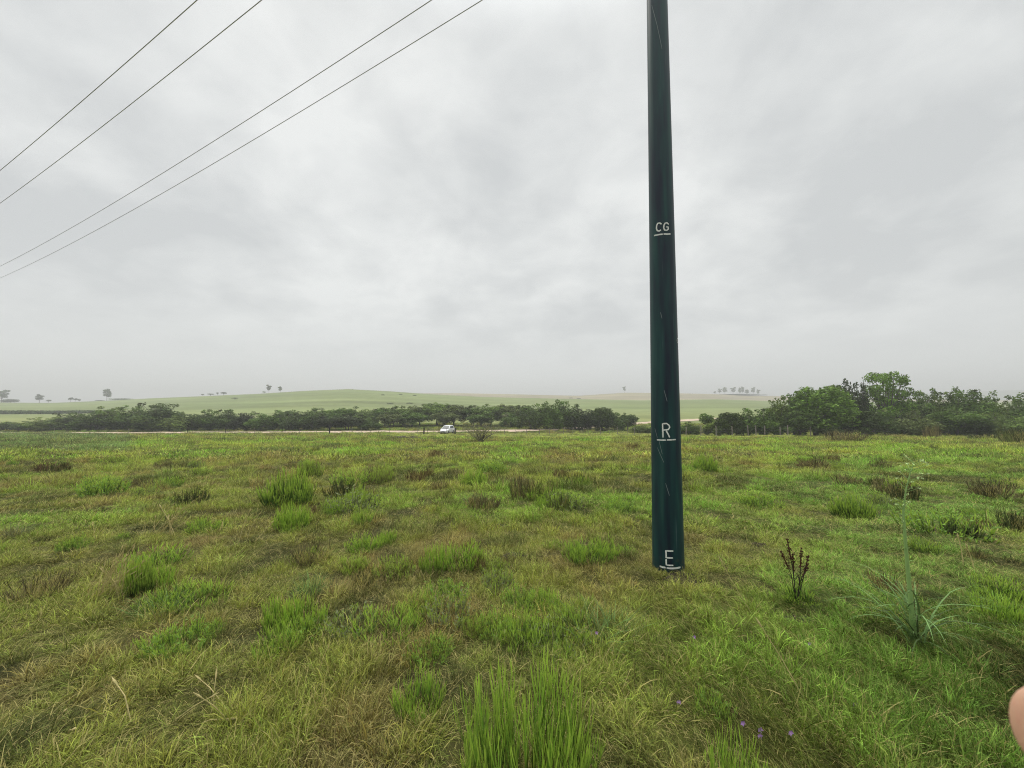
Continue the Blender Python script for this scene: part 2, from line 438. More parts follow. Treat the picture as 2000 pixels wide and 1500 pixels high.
mark('letter_mark', [[(1292, 438), (1288.5, 435.5), (1284.5, 436.5), (1282.5, 441), (1282, 446), (1283.5, 450.5), (1287.5, 451.5), (1291, 449)]], 3.0, 440)
mark('letter_mark', [[(1306, 438.5), (1303, 435.5), (1299, 436), (1296.8, 440), (1296.3, 445), (1298, 449.5), (1302, 450), (1305.2, 448), (1305, 443.5), (1301.5, 443.5)]], 2.8, 440)
mark('underline_mark', [[(1277.5, 460.5), (1286, 458.5), (1294.5, 457.5)], [(1296, 457.3), (1304, 457.5), (1309.5, 457)]], 3.2, 458)
mark('letter_mark', [[(1294, 827), (1294.5, 840), (1295, 854.5)], [(1295, 827.5), (1302, 827), (1307, 831), (1308, 835), (1305, 839), (1296, 840)], [(1301, 841), (1305, 848), (1308, 854.5)]], 2.9, 840)
mark('underline_mark', [[(1283, 859), (1292, 859.5), (1301, 859.5)], [(1302.5, 859.3), (1312, 859), (1320, 858.3)]], 2.6, 858)
mark('letter_mark', [[(1300.5, 1074.5), (1301, 1084), (1301, 1090)], [(1301, 1091.5), (1301.3, 1104)], [(1301, 1075.5), (1308, 1076), (1315, 1076)], [(1301.5, 1089), (1314.5, 1089.5)], [(1302, 1103.5), (1315, 1104)]], 2.9, 1090)
mark('underline_mark', [[(1288.5, 1105.5), (1294, 1107.5), (1300, 1108.5)], [(1302, 1109.2), (1314, 1110), (1329, 1107.5)]], 3.6, 1108)
mark('letter_mark', [[(1324.6, 660), (1322.6, 661), (1322, 665), (1322.6, 669.5), (1324.2, 670), (1324.5, 666)]], 1.4, 665)
for pts in ([(1279, 836), (1284, 855)], [(1286.5, 858), (1293.5, 887)], [(1284, 874), (1296.5, 903)], [(1300, 944), (1307.5, 968)], [(1273, 10), (1283, 48), (1293, 96)], [(1297, 762), (1303, 784)], [(1290, 610), (1293, 622)]):
    mark('scratch_mark', [pts], 1.0, 0, m_scr, off=.0015)
# cap plate on top, out of the picture
mb = MB(); mb.tube([(0, 0, 9.2), (0, 0, 9.24)], pr(9.2) + .01, 32); obj('pole_cap', mb.mesh('pole_cap'), m_wire, pole)

# ------------------------------------------------------------------ four overhead cables
cab = [((0, 333), (385, 0), 'upper left cable of the four, crossing the cloudy sky steepest'),
       ((0, 397), (511, 0), 'second overhead cable from the left corner against the clouds'),
       ((0, 520), (843, 0), 'third overhead cable, just above the lowest one in the sky'),
       ((0, 543), (942, 0), 'lowest and longest of the four overhead cables in the sky')]
for a, b, lab in cab:
    H = 8.0
    pa, pb = [ray(*q) for q in (a, b)]; pa = pa * (H / pa.z); pb = pb * (H / pb.z)
    d = (pa - pb); L_ = d.length; d.normalize(); pts = []
    for s_ in np.linspace(-25, L_ + 45, 60):
        q = pb + d * s_; q.z = H - .0011 * s_ * (L_ - s_); pts.append(q)
    mb = MB(); mb.tube(pts, .0085, 6)
    obj('overhead_cable', mb.mesh('overhead_cable', True), m_cable, label=lab, category='cable', group='overhead power cables')

# ------------------------------------------------------------------ grass templates (stuff)
def bvec(lean, az, L, n=4, droop=1.0):
    pts = []; p = Vector((0, 0, 0)); th = lean
    for i in range(n):
        pts.append(p.copy())
        st = L / (n - 1)
        p = p + Vector((math.sin(th) * math.cos(az), math.sin(th) * math.sin(az), math.cos(th))) * st
        th += droop * (.5 + random.random()) / (n - 1)
    return pts
def clump(name, nb, rad_, L0, L1, w, lean, droop, dry=.15, seed=0, flat=.0, seg=4):
    random.seed(seed); mb = MB()
    for i in range(nb):
        a = random.random() * 6.283; r = rad_ * math.sqrt(random.random()); az = a + random.gauss(0, 1.1)
        L = L0 + (L1 - L0) * random.random() ** 1.3; ln_ = abs(random.gauss(lean, .35)) + (r / rad_) * .25
        dr = 1.0 if random.random() < dry else 0.12 * random.random()
        if random.random() < flat: ln_ = 1.35 + random.random() * .2; dr = max(dr, random.random())
        pts = bvec(ln_, az, L, seg, droop); base = Vector((r * math.cos(a), r * math.sin(a), -.012))
        pts = [q + base for q in pts]
        side = Vector((-math.sin(az + random.gauss(0, .6)), math.cos(az + random.gauss(0, .6)), random.gauss(0, .2))).normalized()
        ww = w * (.6 + .8 * random.random()); g = random.random()
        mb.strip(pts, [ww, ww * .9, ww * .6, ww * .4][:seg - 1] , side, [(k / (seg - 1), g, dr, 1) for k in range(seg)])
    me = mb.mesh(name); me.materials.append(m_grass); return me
tcol = bpy.data.collections.new('grass_clump_sources')
tnames = []
def reg(kind, me):
    o = bpy.data.objects.new('%02d_%s' % (len(tnames), kind), me); tcol.objects.link(o); tnames.append(kind)
for s_ in range(4): reg('turf', clump('turf_clump', 100, .075, .018, .055, .0032, .65, 1.2, .10, 10 + s_, .05))
for s_ in range(4): reg('long', clump('long_clump', 62, .065, .05, .14, .0032, .5, 1.3, .12, 20 + s_, .05))
for s_ in range(3): reg('dry', clump('dry_clump', 56, .075, .035, .12, .0027, .6, 1.0, .38, 30 + s_, .2))
for s_ in range(4): reg('mid', clump('mid_clump', 105, .15, .035, .115, .0070, .6, 1.1, .12, 40 + s_))
for s_ in range(4): reg('tussock', clump('tussock_clump', 120, .15, .10, .28, .007, .45, 1.0, .12, 50 + s_))
for s_ in range(4): reg('far', clump('far_clump', 100, .40, .05, .18, .026, .7, .9, .1, 60 + s_))
for s_ in range(3): reg('fartus', clump('far_tussock', 90, .28, .14, .38, .024, .5, .9, .1, 70 + s_))
idx = {k: [i for i, v in enumerate(tnames) if v == k] for k in set(tnames)}

def scatter(x0f, y0, y1, dens):
    W = 1.55 * y1 + 2.5; A = 2 * W * (y1 - y0); n = int(A * dens)
    X = rng.uniform(-W, W, n); Y = rng.uniform(y0, y1, n)
    k = np.abs(X) < 1.5 * Y + 2.5
    return X[k], Y[k]
fresh = np.array([.185, .32, .035]); lawn = np.array([.145, .265, .042]); olive = np.array([.22, .255, .045]); brown = np.array([.235, .175, .06])
reddish = np.array([.20, .12, .07]); blue = np.array([.13, .21, .07]); yellow = np.array([.30, .35, .055]); dark = np.array([.055, .075, .02])
PTS = []; TI = []; SC = []; RO = []; TC = []
def emit(X, Y, kinds_w, scale, jit=.25, wide=1.0, hz=None):
    n = len(X); Z = terrain(X, Y); r = np.hypot(X, Y); px = 1000 + 750 * X / np.maximum(Y, .3)
    a = fbm(X / 2.6, Y / 2.6, 41, 3); b = fbm(X / .75, Y / .75, 47, 3); c = fbm(X / 9, Y / 9, 53, 2); e = rng.random(n)
    # where the brown, the olive and the fresh lawn-like green lie
    right = sstep(.15, .9, X / (Y + 1.0)) * (1 - sstep(9, 22, Y))
    wb = np.clip((b - .63) * 5 + (a - .5) * 3 + (c - .5) * 2 - right * 1.0 + .05 * sstep(12, 40, Y) + .28 * (1 - sstep(1.3, 3.0, Y)) * (X < .4), 0, .85)
    wg = np.clip((.5 - a) * 4 + right * .9 + (.5 - c) * 1.5 + .30, 0, 1)
    wy = np.clip((fbm(X / 1.5, Y / 1.5, 59, 2) - .52) * 4, 0, 1) * sstep(4, 16, Y) * .8
    base = olive * (1 - wg[:, None]) + (fresh * (1 - right[:, None]) + lawn * right[:, None]) * wg[:, None]
    base = base * (1 - wy[:, None]) + yellow * wy[:, None]
    bb = np.where((e < .3)[:, None], reddish, brown)
    base = base * (1 - .75 * wb[:, None]) + bb * .75 * wb[:, None]
    wl_ = ((px < 260) & (Y > 22) & (Y < 76)) * np.clip((fbm(X / 9, Y / 9, 67) + .25 - (px / 650)) * 3, 0, 1)
    base = base * (1 - .75 * wl_[:, None]) + blue * .75 * wl_[:, None]
    fs = np.where(Y < 9, .45, np.where(Y < 22, .9, 1.6)); wd = np.clip((fbm(X / fs, Y / fs * .8, 71, 2) - np.where(Y < 9, .62, .58)) * 7, 0, .8)
    short = (Y > 50) * (Y < 76) * sstep(740, 800, px) * (1 - sstep(1560, 1680, px)); wd = wd * (1 - short)
    base = base * (1 - wd[:, None]) + dark * wd[:, None]
    base = base * (.90 + .12 * sstep(1.6, 4.0, Y) + .10 * sstep(6, 16, Y))[:, None]
    base = base * (1 - .7 * short[:, None]) + np.array([.30, .36, .06]) * .7 * short[:, None]
    base = base * (0.82 + .36 * rng.random((n, 1))) * (1 + .12 * rng.standard_normal((n, 3)) * .5)
    hh = (.5 + .8 * fbm(X / 1.0, Y / 1.0, 83, 3)) * (1 - .35 * right * (Y > 2.6)) * (1 - .7 * short) if hz is None else hz * (1 - .75 * short)
    ks = np.array([k for k, w in kinds_w]); ws = np.array([w for k, w in kinds_w], float); ws /= ws.sum()
    kk = rng.choice(len(ks), n, p=ws)
    ti = np.zeros(n, int)
    for q, kname in enumerate(ks):
        m_ = kk == q; ti[m_] = rng.choice(idx[kname], m_.sum())
    s1 = scale * (1 - jit + 2 * jit * rng.random(n))
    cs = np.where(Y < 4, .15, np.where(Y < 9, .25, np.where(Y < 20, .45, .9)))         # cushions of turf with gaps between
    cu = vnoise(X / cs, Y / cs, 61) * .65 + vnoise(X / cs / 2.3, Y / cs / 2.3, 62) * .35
    if hz is None: hh = hh * (.35 + 1.35 * sstep(.25, .75, cu)); s1 = s1 * (.8 + .35 * cu); base = base * (.40 + .92 * sstep(.2, .75, cu))[:, None]  # gaps between cushions get a darker tint, painted in as shade
    keep = ~road_mask(X, Y) & (np.hypot(X - PX, Y - PY) > .175)
    for (bx, by, br_) in BARE:
        dd = np.hypot(X - bx, (Y - by)); keep &= ~((dd < br_) & (rng.random(n) < .72))
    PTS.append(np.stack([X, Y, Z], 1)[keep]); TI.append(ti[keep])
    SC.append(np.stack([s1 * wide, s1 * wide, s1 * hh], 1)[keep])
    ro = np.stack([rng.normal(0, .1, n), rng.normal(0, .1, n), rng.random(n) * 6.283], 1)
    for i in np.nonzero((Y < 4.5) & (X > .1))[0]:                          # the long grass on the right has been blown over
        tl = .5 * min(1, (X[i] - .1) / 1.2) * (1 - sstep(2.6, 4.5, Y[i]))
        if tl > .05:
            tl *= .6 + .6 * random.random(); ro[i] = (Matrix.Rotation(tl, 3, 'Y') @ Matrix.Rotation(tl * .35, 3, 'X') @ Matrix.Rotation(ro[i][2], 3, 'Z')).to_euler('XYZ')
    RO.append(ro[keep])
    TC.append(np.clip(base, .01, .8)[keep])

soil_px = [(935, 1012, 42, 14, 'small crumbly dark soil patch, the farther of a close pair'),
           (978, 1028, 28, 15, 'small grey brown soil mound, the nearer of a close pair'),
           (1002, 1086, 52, 18, 'flat wide bare grey soil patch between the lime tufts and the pole'),
           (893, 1052, 22, 13, 'little bare soil spot behind the lime stems left of the middle'),
           (1487, 1066, 34, 12, 'flat grey bare patch in the lawn right of the pole'),
           (1560, 1215, 78, 32, 'dark reddish bare soil below the dried dock plant'),
           (1330, 1128, 80, 30, 'dark disturbed soil at the foot of the green pole')]
BARE = []; soil_geo = []
for (px_, py_, wpx, hpx, lab) in soil_px:
    g = ground_at(px_, py_); w = wpx / 750 * g.y / 2
    soil_geo.append((g, w, lab)); BARE.append((g.x, g.y, w * .9))
turfw = [('turf', 6), ('long', 2.2), ('dry', 1.6)]
X, Y = scatter(0, .2, 2.6, 560); emit(X, Y, [('turf', 4), ('long', 4), ('dry', 2)], .95)
X, Y = scatter(0, 2.6, 5.5, 420); emit(X, Y, turfw, 1.0)
X, Y = scatter(0, 5.5, 9, 190); emit(X, Y, [('turf', 4), ('long', 3), ('dry', 1), ('mid', 1.5)], 1.15)
X, Y = scatter(0, 9, 17, 60); emit(X, Y, [('mid', 6), ('tussock', .7)], 1.05)
X, Y = scatter(0, 17, 34, 22); emit(X, Y, [('mid', 3), ('far', 3), ('tussock', 1)], 1.3)
X, Y = scatter(0, 34, 76, 6); emit(X, Y, [('far', 5), ('fartus', 1)], 1.15)
X, Y = scatter(0, 76, 116, 2.2); emit(X, Y, [('far', 5), ('fartus', 1.2)], 1.3)
n_ = 9000; X = rng.uniform(.2, 5.5, n_); Y = rng.uniform(.4, 3.6, n_); emit(X, Y, [('turf', 2), ('long', 2)], 1.0)
n_ = 2600; X = rng.uniform(-150, 40, n_); Y = np.interp(X, RX, RY) - 3.7 + rng.normal(0, .35, n_); k = fbm(X / 5, Y / 5, 95, 2) > .42; emit(X[k], Y[k], [('fartus', 1)], 1.0, .4, hz=np.full(k.sum(), 1.2))
n_ = 260; aa = rng.uniform(0, 6.283, n_); rr0 = rng.uniform(.178, .30, n_); emit(PX + rr0 * np.cos(aa), PY + rr0 * np.sin(aa), [('long', 2), ('turf', 1), ('dry', 1)], .8, hz=np.full(n_, .9))
# clumped tussocks that break up the middle distance
for (ya, yb, dn, kind, sc_) in ((2.0, 6, 6.0, 'long', 1.3), (4, 9, 9, 'tussock', .38), (7, 14, 6.0, 'tussock', .58), (12, 24, 4.5, 'tussock', .85), (20, 44, 2.4, 'tussock', 1.3), (36, 75, .9, 'fartus', 1.15)):
    X, Y = scatter(0, ya, yb, dn); k = fbm(X / 3.0, Y / 3.0, 91, 2) > .42; emit(X[k], Y[k], [(kind, 1)], sc_, .4, hz=np.full(k.sum(), 1.0))
    TC[-1] *= rng.choice([.30, .55, .9, 1.25, 1.5], len(TC[-1]), p=[.24, .20, .18, .22, .16])[:, None]
P3 = np.concatenate(PTS); n = len(P3)
print('grass clumps', n)
gp = bpy.data.meshes.new('grass'); gp.vertices.add(n); gp.vertices.foreach_set('co', P3.astype(np.float32).ravel())
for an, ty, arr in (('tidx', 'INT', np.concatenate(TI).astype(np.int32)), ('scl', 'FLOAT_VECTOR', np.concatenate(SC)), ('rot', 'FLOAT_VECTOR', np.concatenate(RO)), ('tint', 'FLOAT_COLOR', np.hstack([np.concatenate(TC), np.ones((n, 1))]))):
    a = gp.attributes.new(an, ty, 'POINT')
    a.data.foreach_set({'INT': 'value', 'FLOAT_VECTOR': 'vector', 'FLOAT_COLOR': 'color'}[ty], arr.astype(np.int32 if ty == 'INT' else np.float32).ravel())
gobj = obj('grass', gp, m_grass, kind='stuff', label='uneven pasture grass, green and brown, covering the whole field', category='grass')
ng = bpy.data.node_groups.new('scatter_grass', 'GeometryNodeTree')
ng.interface.new_socket('Geometry', in_out='INPUT', socket_type='NodeSocketGeometry'); ng.interface.new_socket('Geometry', in_out='OUTPUT', socket_type='NodeSocketGeometry')
gi = ng.nodes.new('NodeGroupInput'); go = ng.nodes.new('NodeGroupOutput'); ip = ng.nodes.new('GeometryNodeInstanceOnPoints')
ci = ng.nodes.new('GeometryNodeCollectionInfo'); ci.inputs['Collection'].default_value = tcol; ci.inputs['Separate Children'].default_value = True; ci.inputs['Reset Children'].default_value = True
def na_(nm, ty):
    q = ng.nodes.new('GeometryNodeInputNamedAttribute'); q.data_type = ty; q.inputs['Name'].default_value = nm
    return [s_ for s_ in q.outputs if s_.enabled and s_.name == 'Attribute'][0]
ng.links.new(gi.outputs[0], ip.inputs['Points']); ng.links.new(ci.outputs[0], ip.inputs['Instance']); ip.inputs['Pick Instance'].default_value = True
ng.links.new(na_('tidx', 'INT'), ip.inputs['Instance Index']); ng.links.new(na_('rot', 'FLOAT_VECTOR'), ip.inputs['Rotation']); ng.links.new(na_('scl', 'FLOAT_VECTOR'), ip.inputs['Scale'])
ng.links.new(ip.outputs[0], go.inputs[0])
md = gobj.modifiers.new('scatter', 'NODES'); md.node_group = ng

# ------------------------------------------------------------------ bare soil patches
for (g, w, lab) in soil_geo:
    V = []; Fc = []; nr_, na2 = 8, 24
    for i in range(nr_ + 1):
        for k in range(na2):
            a = 2 * math.pi * k / na2; rr_ = w * i / nr_ * (.8 + .4 * float(vnoise(k * .9 + g.x * 9, g.y * 7, 5)))
            if k == na2 - 1: rr_ *= 1.0
            X = rr_ * math.cos(a); Y = rr_ * math.sin(a) * .8
            hgt = .02 * (1 - (i / nr_) ** 2) + (float(vnoise((g.x + X) * 60, (g.y + Y) * 60, 8)) - .5) * .035 * (i < nr_)
            V.append((X, Y, tz(g.x + X, g.y + Y) - g.z + hgt + (-.012 if i == nr_ else .004)))
    for i in range(nr_):
        for k in range(na2): k2 = (k + 1) % na2; Fc.append((i * na2 + k, (i + 1) * na2 + k, (i + 1) * na2 + k2, i * na2 + k2))
    o = obj('soil_patch', new_mesh('soil_patch', V, Fc, None, True), m_soil, label=lab, category='soil patch', group='bare soil patches in the turf'); o.location = g

# ------------------------------------------------------------------ single plants of the field
def shoots(name, nst, rad_, H, seed, wing=.007, branch=2, lean=.22, mtl=None, dry=0.0, spread=.0, leaf=0):
    """upright winged stems: each a pair of crossed tapering strips with a pale tip"""
    random.seed(seed); mb = MB()
    for i in range(nst):
        a = random.random() * 6.283; r = rad_ * math.sqrt(random.random())
        h = H * (.35 + .7 * random.random()) * (1 - .3 * (r / rad_) ** 2); g = random.random()
        az = a + random.gauss(0, .5); ln_ = lean * (r / rad_) + abs(random.gauss(0, .17)) + spread * random.random()
        d = 1.0 if random.random() < dry else 0.05
        def one(base, az, ln_, L, h0, h1):
            pts = []; p = Vector(base); th = ln_
            for k in range(5):
                pts.append(p.copy()); st = L / 4
                p = p + Vector((math.sin(th) * math.cos(az), math.sin(th) * math.sin(az), math.cos(th))) * st
                th *= .72
            tt_ = [h0 + (h1 - h0) * k / 4 for k in range(5)]
            ph = random.random() * 3.14
            for q in (0, 1.57):
                sd_ = Vector((math.cos(ph + q), math.sin(ph + q), 0))
                mb.strip(pts, [wing * .55, wing * .8, wing, wing * 1.05], sd_, [(v, g, d, 1) for v in tt_])
            return pts
        pts = one((r * math.cos(a), r * math.sin(a), -.02), az, ln_, h, 0, 1 if not branch else .95)
        for b_ in range(branch):
            k = random.choice([1, 2, 2, 3]); one(pts[k], az + random.gauss(0, 1.6), .55 + .2 * random.random(), h * (.5 if k < 3 else .3), k / 4, 1)
        if leaf:
            for q in range(leaf):
                k = random.choice([1, 2, 3, 3, 4]); b0 = pts[min(k, 4)]; aa = random.random() * 6.28
                dv = Vector((math.cos(aa), math.sin(aa), .7)).normalized(); s_ = .008 + .012 * random.random()
                mb.strip([b0, b0 + dv * s_, b0 + dv * s_ * 2.0], [.003, .008], dv.orthogonal().normalized(), [(.6, g, d, 1)] * 3)
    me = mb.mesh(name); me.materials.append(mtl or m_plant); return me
T = {}
T['lime'] = [shoots('lime_shoots', 95, .17, .36, 100 + s_, .0050, 3, .5) for s_ in range(3)]
T['big'] = [shoots('lime_shoots_tall', 125, .22, .36, 160 + s_, .0042, 3, .6) for s_ in range(3)]
T['dense'] = [shoots('rounded_shoots', 230, .20, .32, 170 + s_, .0060, 2, 1.0) for s_ in range(3)]
T['tuft'] = [shoots('leafy_tuft', 90, .17, .26, 110 + s_, .005, 2, .7, leaf=6) for s_ in range(3)]
T['dark'] = [shoots('dark_shrub', 110, .22, .36, 120 + s_, .006, 3, .7, m_dull, .15, leaf=2) for s_ in range(3)]
T['soft'] = [clump('soft_tussock', 330, .15, .10, .30, .0040, .32, .9, .05, 130 + s_) for s_ in range(2)]
T['twig'] = [shoots('twiggy_shrub', 60, .10, .38, 140 + s_, .004, 4, .9, m_dull, .35, .2) for s_ in range(2)]
for k in ('soft',):
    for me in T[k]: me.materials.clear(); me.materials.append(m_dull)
GW = {'dense': .62, 'lime': .42, 'big': .5, 'tuft': .48, 'dark': .62, 'soft': .5, 'twig': .6}; GH = {'dense': .30, 'lime': .36, 'big': .36, 'tuft': .27, 'dark': .36, 'soft': .27, 'twig': .36}
COL = {'lime': (.135, .26, .030), 'limedark': (.050, .115, .020), 'green': (.12, .22, .04), 'dark': (.06, .08, .03), 'red': (.14, .085, .05), 'brown': (.16, .14, .07), 'blue': (.11, .20, .055), 'grey': (.15, .17, .09), 'olive': (.15, .18, .05)}
def plant(name, px_, py_, wpx, hpx, kind, col, lab, cat='plant', group=None, mtl=None):
    g = ground_at(px_, py_); me = T[kind][int(px_) % len(T[kind])]
    w = wpx / 750 * g.y / GW[kind]; h = hpx / 750 * g.y / GH[kind]
    w = min(w, 2.2 * h); 
    o = obj(name, me, None, label=lab, category=cat, group=group); o.location = (g.x, g.y, g.z - .01)
    o.scale = (w * 1.05, w * 1.05, h * 1.12); o.rotation_euler = (0, 0, (px_ * 13 % 628) / 100.0); o.color = (*COL[col], 1)
    return o
pl = [
 ('broom_shrub', 1030, 1535, 200, 235, 'big', 'lime', 'big bright lime green clump of upright winged stems at the lower edge'),
 ('broom_shrub', 1105, 1505, 100, 120, 'big', 'lime', 'shorter lime green stems on the right flank of the big foreground clump'),
 ('broom_shrub', 962, 1500, 90, 150, 'big', 'green', 'thin darker green stems on the left flank of the big foreground clump'),
 ('broom_shrub', 818, 1392, 80, 80, 'lime', 'lime', 'small dense lime tuft left of the big foreground clump'),
 ('broom_shrub', 545, 1228, 55, 70, 'lime', 'lime', 'bright yellow green stems below the blue green tussock'),
 ('broom_shrub', 590, 1232, 75, 70, 'lime', 'lime', 'wider lime tuft touching the yellow green stems on their right'),
 ('broom_shrub', 562, 985, 92, 70, 'dense', 'limedark', 'large rounded bright topped shrub with dark base, left of the middle'),
 ('broom_shrub', 605, 934, 50, 40, 'dense', 'dark', 'dark rounded shrub just behind the large bright topped one'),
 ('broom_shrub', 570, 1032, 66, 52, 'dense', 'lime', 'bright low tuft in front of the large rounded shrub'),
 ('broom_shrub', 705, 1026, 34, 38, 'lime', 'green', 'small upright green tuft with a black twig'),
 ('broom_shrub', 645, 1006, 36, 34, 'lime', 'green', 'thin green stems right of the reddish dead clump'),
 ('dead_clump', 612, 1006, 40, 30, 'twig', 'red', 'reddish dead clump between two green tufts'),
 ('broom_shrub', 697, 988, 44, 42, 'dense', 'olive', 'olive shrub beside the bare reddish twigs'),
 ('twiggy_shrub', 725, 972, 36, 30, 'twig', 'red', 'reddish twigs right of the olive shrub'),
 ('broom_shrub', 747, 944, 46, 38, 'dense', 'brown', 'brown and green rounded shrub, left of the two dark red ones'),
 ('dark_shrub', 812, 940, 40, 26, 'dark', 'red', 'dark red low shrub in the middle distance'),
 ('dark_shrub', 838, 932, 22, 26, 'dark', 'red', 'narrow upright dark red shrub beside the low one'),
 ('dead_clump', 860, 956, 44, 26, 'twig', 'brown', 'brown dry clump below the dark red shrubs'),
 ('broom_shrub', 925, 950, 58, 36, 'dense', 'green', 'spreading green and dark shrub left of the large brown one'),
 ('twiggy_shrub', 1018, 975, 46, 55, 'dark', 'brown', 'tall brown green twiggy shrub left half of the broad pair'),
 ('twiggy_shrub', 1055, 975, 70, 46, 'dark', 'olive', 'broad brown green twiggy shrub right half of the pair'),
 ('broom_shrub', 1060, 994, 26, 27, 'lime', 'lime', 'tiny bright green tuft at the foot of the broad twiggy shrub'),
 ('broom_shrub', 848, 1118, 50, 62, 'lime', 'lime', 'tall lime stems left of the middle, next to more lime stems'),
 ('broom_shrub', 905, 1108, 74, 52, 'lime', 'lime', 'broad lime tuft with a dark red dead stem on its right'),
 ('dead_clump', 935, 1112, 28, 34, 'dark', 'red', 'dark red dead stem beside the broad lime tuft'),
 ('broom_shrub', 1125, 1100, 40, 48, 'lime', 'green', 'left of two grass green tufts left of the pole'),
 ('broom_shrub', 1180, 1092, 50, 46, 'lime', 'green', 'right of two grass green tufts left of the pole'),
 ('broom_shrub', 756, 1062, 30, 32, 'lime', 'lime', 'single bright tuft right of a low row of lime shoots'),
 ('broom_shrub', 712, 1075, 60, 34, 'lime', 'lime', 'low row of lime shoots'),
 ('broom_shrub', 272, 1158, 50, 74, 'dense', 'limedark', 'lime and deep green tuft on the left side'),
 ('broom_shrub', 312, 1145, 44, 50, 'lime', 'lime', 'yellow lime tips right of the deep green tuft on the left'),
 ('soft_tussock', 310, 1200, 120, 50, 'soft', 'blue', 'blue green soft tussock below the lime tuft on the left side'),
 ('soft_tussock', 603, 1165, 80, 55, 'soft', 'blue', 'rounded blue green tussock left of a black twig'),
 ('twiggy_shrub', 712, 1145, 60, 44, 'twig', 'dark', 'black dead twig among pale stems right of the blue green tussock'),
 ('broom_shrub', 690, 1120, 50, 40, 'lime', 'olive', 'pale stems above the black dead twig'),
 ('dead_clump', 610, 1100, 100, 50, 'twig', 'brown', 'wide brown dry clump above the blue green tussock'),
 ('dark_shrub', 372, 985, 62, 34, 'dark', 'dark', 'very dark low shrub on the left, behind straw coloured stalks'),
 ('dark_shrub', 272, 956, 48, 26, 'dark', 'brown', 'greyish dark shrub farther left than the very dark one'),
 ('dark_shrub', 116, 925, 34, 22, 'dark', 'dark', 'dark shrub near the left edge in the distance'),
 ('dark_shrub', 318, 915, 34, 18, 'dark', 'brown', 'small distant brown shrub left of the middle'),
 ('tuft_plant', 200, 968, 80, 46, 'tuft', 'green', 'broad green leafy plant on the left side of the field'),
 ('tuft_plant', 30, 1050, 50, 40, 'soft', 'grey', 'grey green plant at the left edge'),
 ('tuft_plant', 250, 1080, 50, 40, 'soft', 'olive', 'leaning yellow green grass clump above the brown stalks'),
 ('dead_clump', 100, 1150, 90, 40, 'twig', 'brown', 'brown fallen twigs near the left edge'),
 ('broom_shrub', 1378, 920, 46, 36, 'dense', 'green', 'dark green tuft just right of the pole in the distance'),
 ('tuft_plant', 1484, 992, 80, 32, 'tuft', 'green', 'bright low leafy plant right of the pole'),
 ('broom_shrub', 1665, 1012, 74, 50, 'dense', 'limedark', 'rounded green tuft with a dark base in the right half'),
 ('tuft_plant', 1840, 1045, 140, 56, 'tuft', 'green', 'large leafy plant with a dark hollow beyond the tall pale stalk'),
 ('dark_shrub', 1878, 1050, 60, 40, 'dark', 'dark', 'dark hollow shrub under the large leafy plant'),
 ('dark_shrub', 1990, 1040, 60, 50, 'dark', 'dark', 'dark shrub cut by the right edge'),
 ('dark_shrub', 1745, 965, 70, 34, 'dark', 'brown', 'brown reddish shrub beyond the rounded green tuft on the right'),
 ('dark_shrub', 1655, 945, 50, 22, 'dark', 'brown', 'flat brown shrub in the distance on the right'),
 ('soft_tussock', 1170, 1245, 170, 70, 'soft', 'blue', 'wide dark bluish tussock in front of the pole'),
 ('broom_shrub', 1140, 1200, 40, 44, 'lime', 'olive', 'few pale stems behind the wide bluish tussock'),
 ('broom_shrub', 1060, 1180, 60, 34, 'tuft', 'green', 'low leafy tuft left of the pole foot'),
 ('broom_shrub', 1440, 1560, 90, 120, 'lime', 'lime', 'bright stems rising over the lower edge right of the middle'),
 ('broom_shrub', 1955, 1215, 70, 60, 'lime', 'lime', 'yellow green tuft near the right edge above the fingertip'),
 ('tuft_plant', 1395, 1395, 70, 50, 'tuft', 'green', 'small leafy green weed in the lower right part'),
 ('broom_shrub', 925, 1240, 40, 40, 'lime', 'olive', 'short pale tuft above the big foreground clump'),
 ('broom_shrub', 1100, 1290, 34, 40, 'lime', 'green', 'single thin tuft right above the foreground clump'),
 ('soft_tussock', 930, 985, 70, 26, 'soft', 'grey', 'grey green soft tussock behind the crumbly soil patch'),
 ('tuft_plant', 1210, 1000, 60, 30, 'tuft', 'green', 'low green weed patch left of the pole'),
]
for a in pl: plant(a[0], a[1], a[2], a[3], a[4], a[5], a[6], a[7], {'b': 'shrub', 'd': 'shrub', 't': 'plant', 's': 'grass tussock'}[a[0][0]])

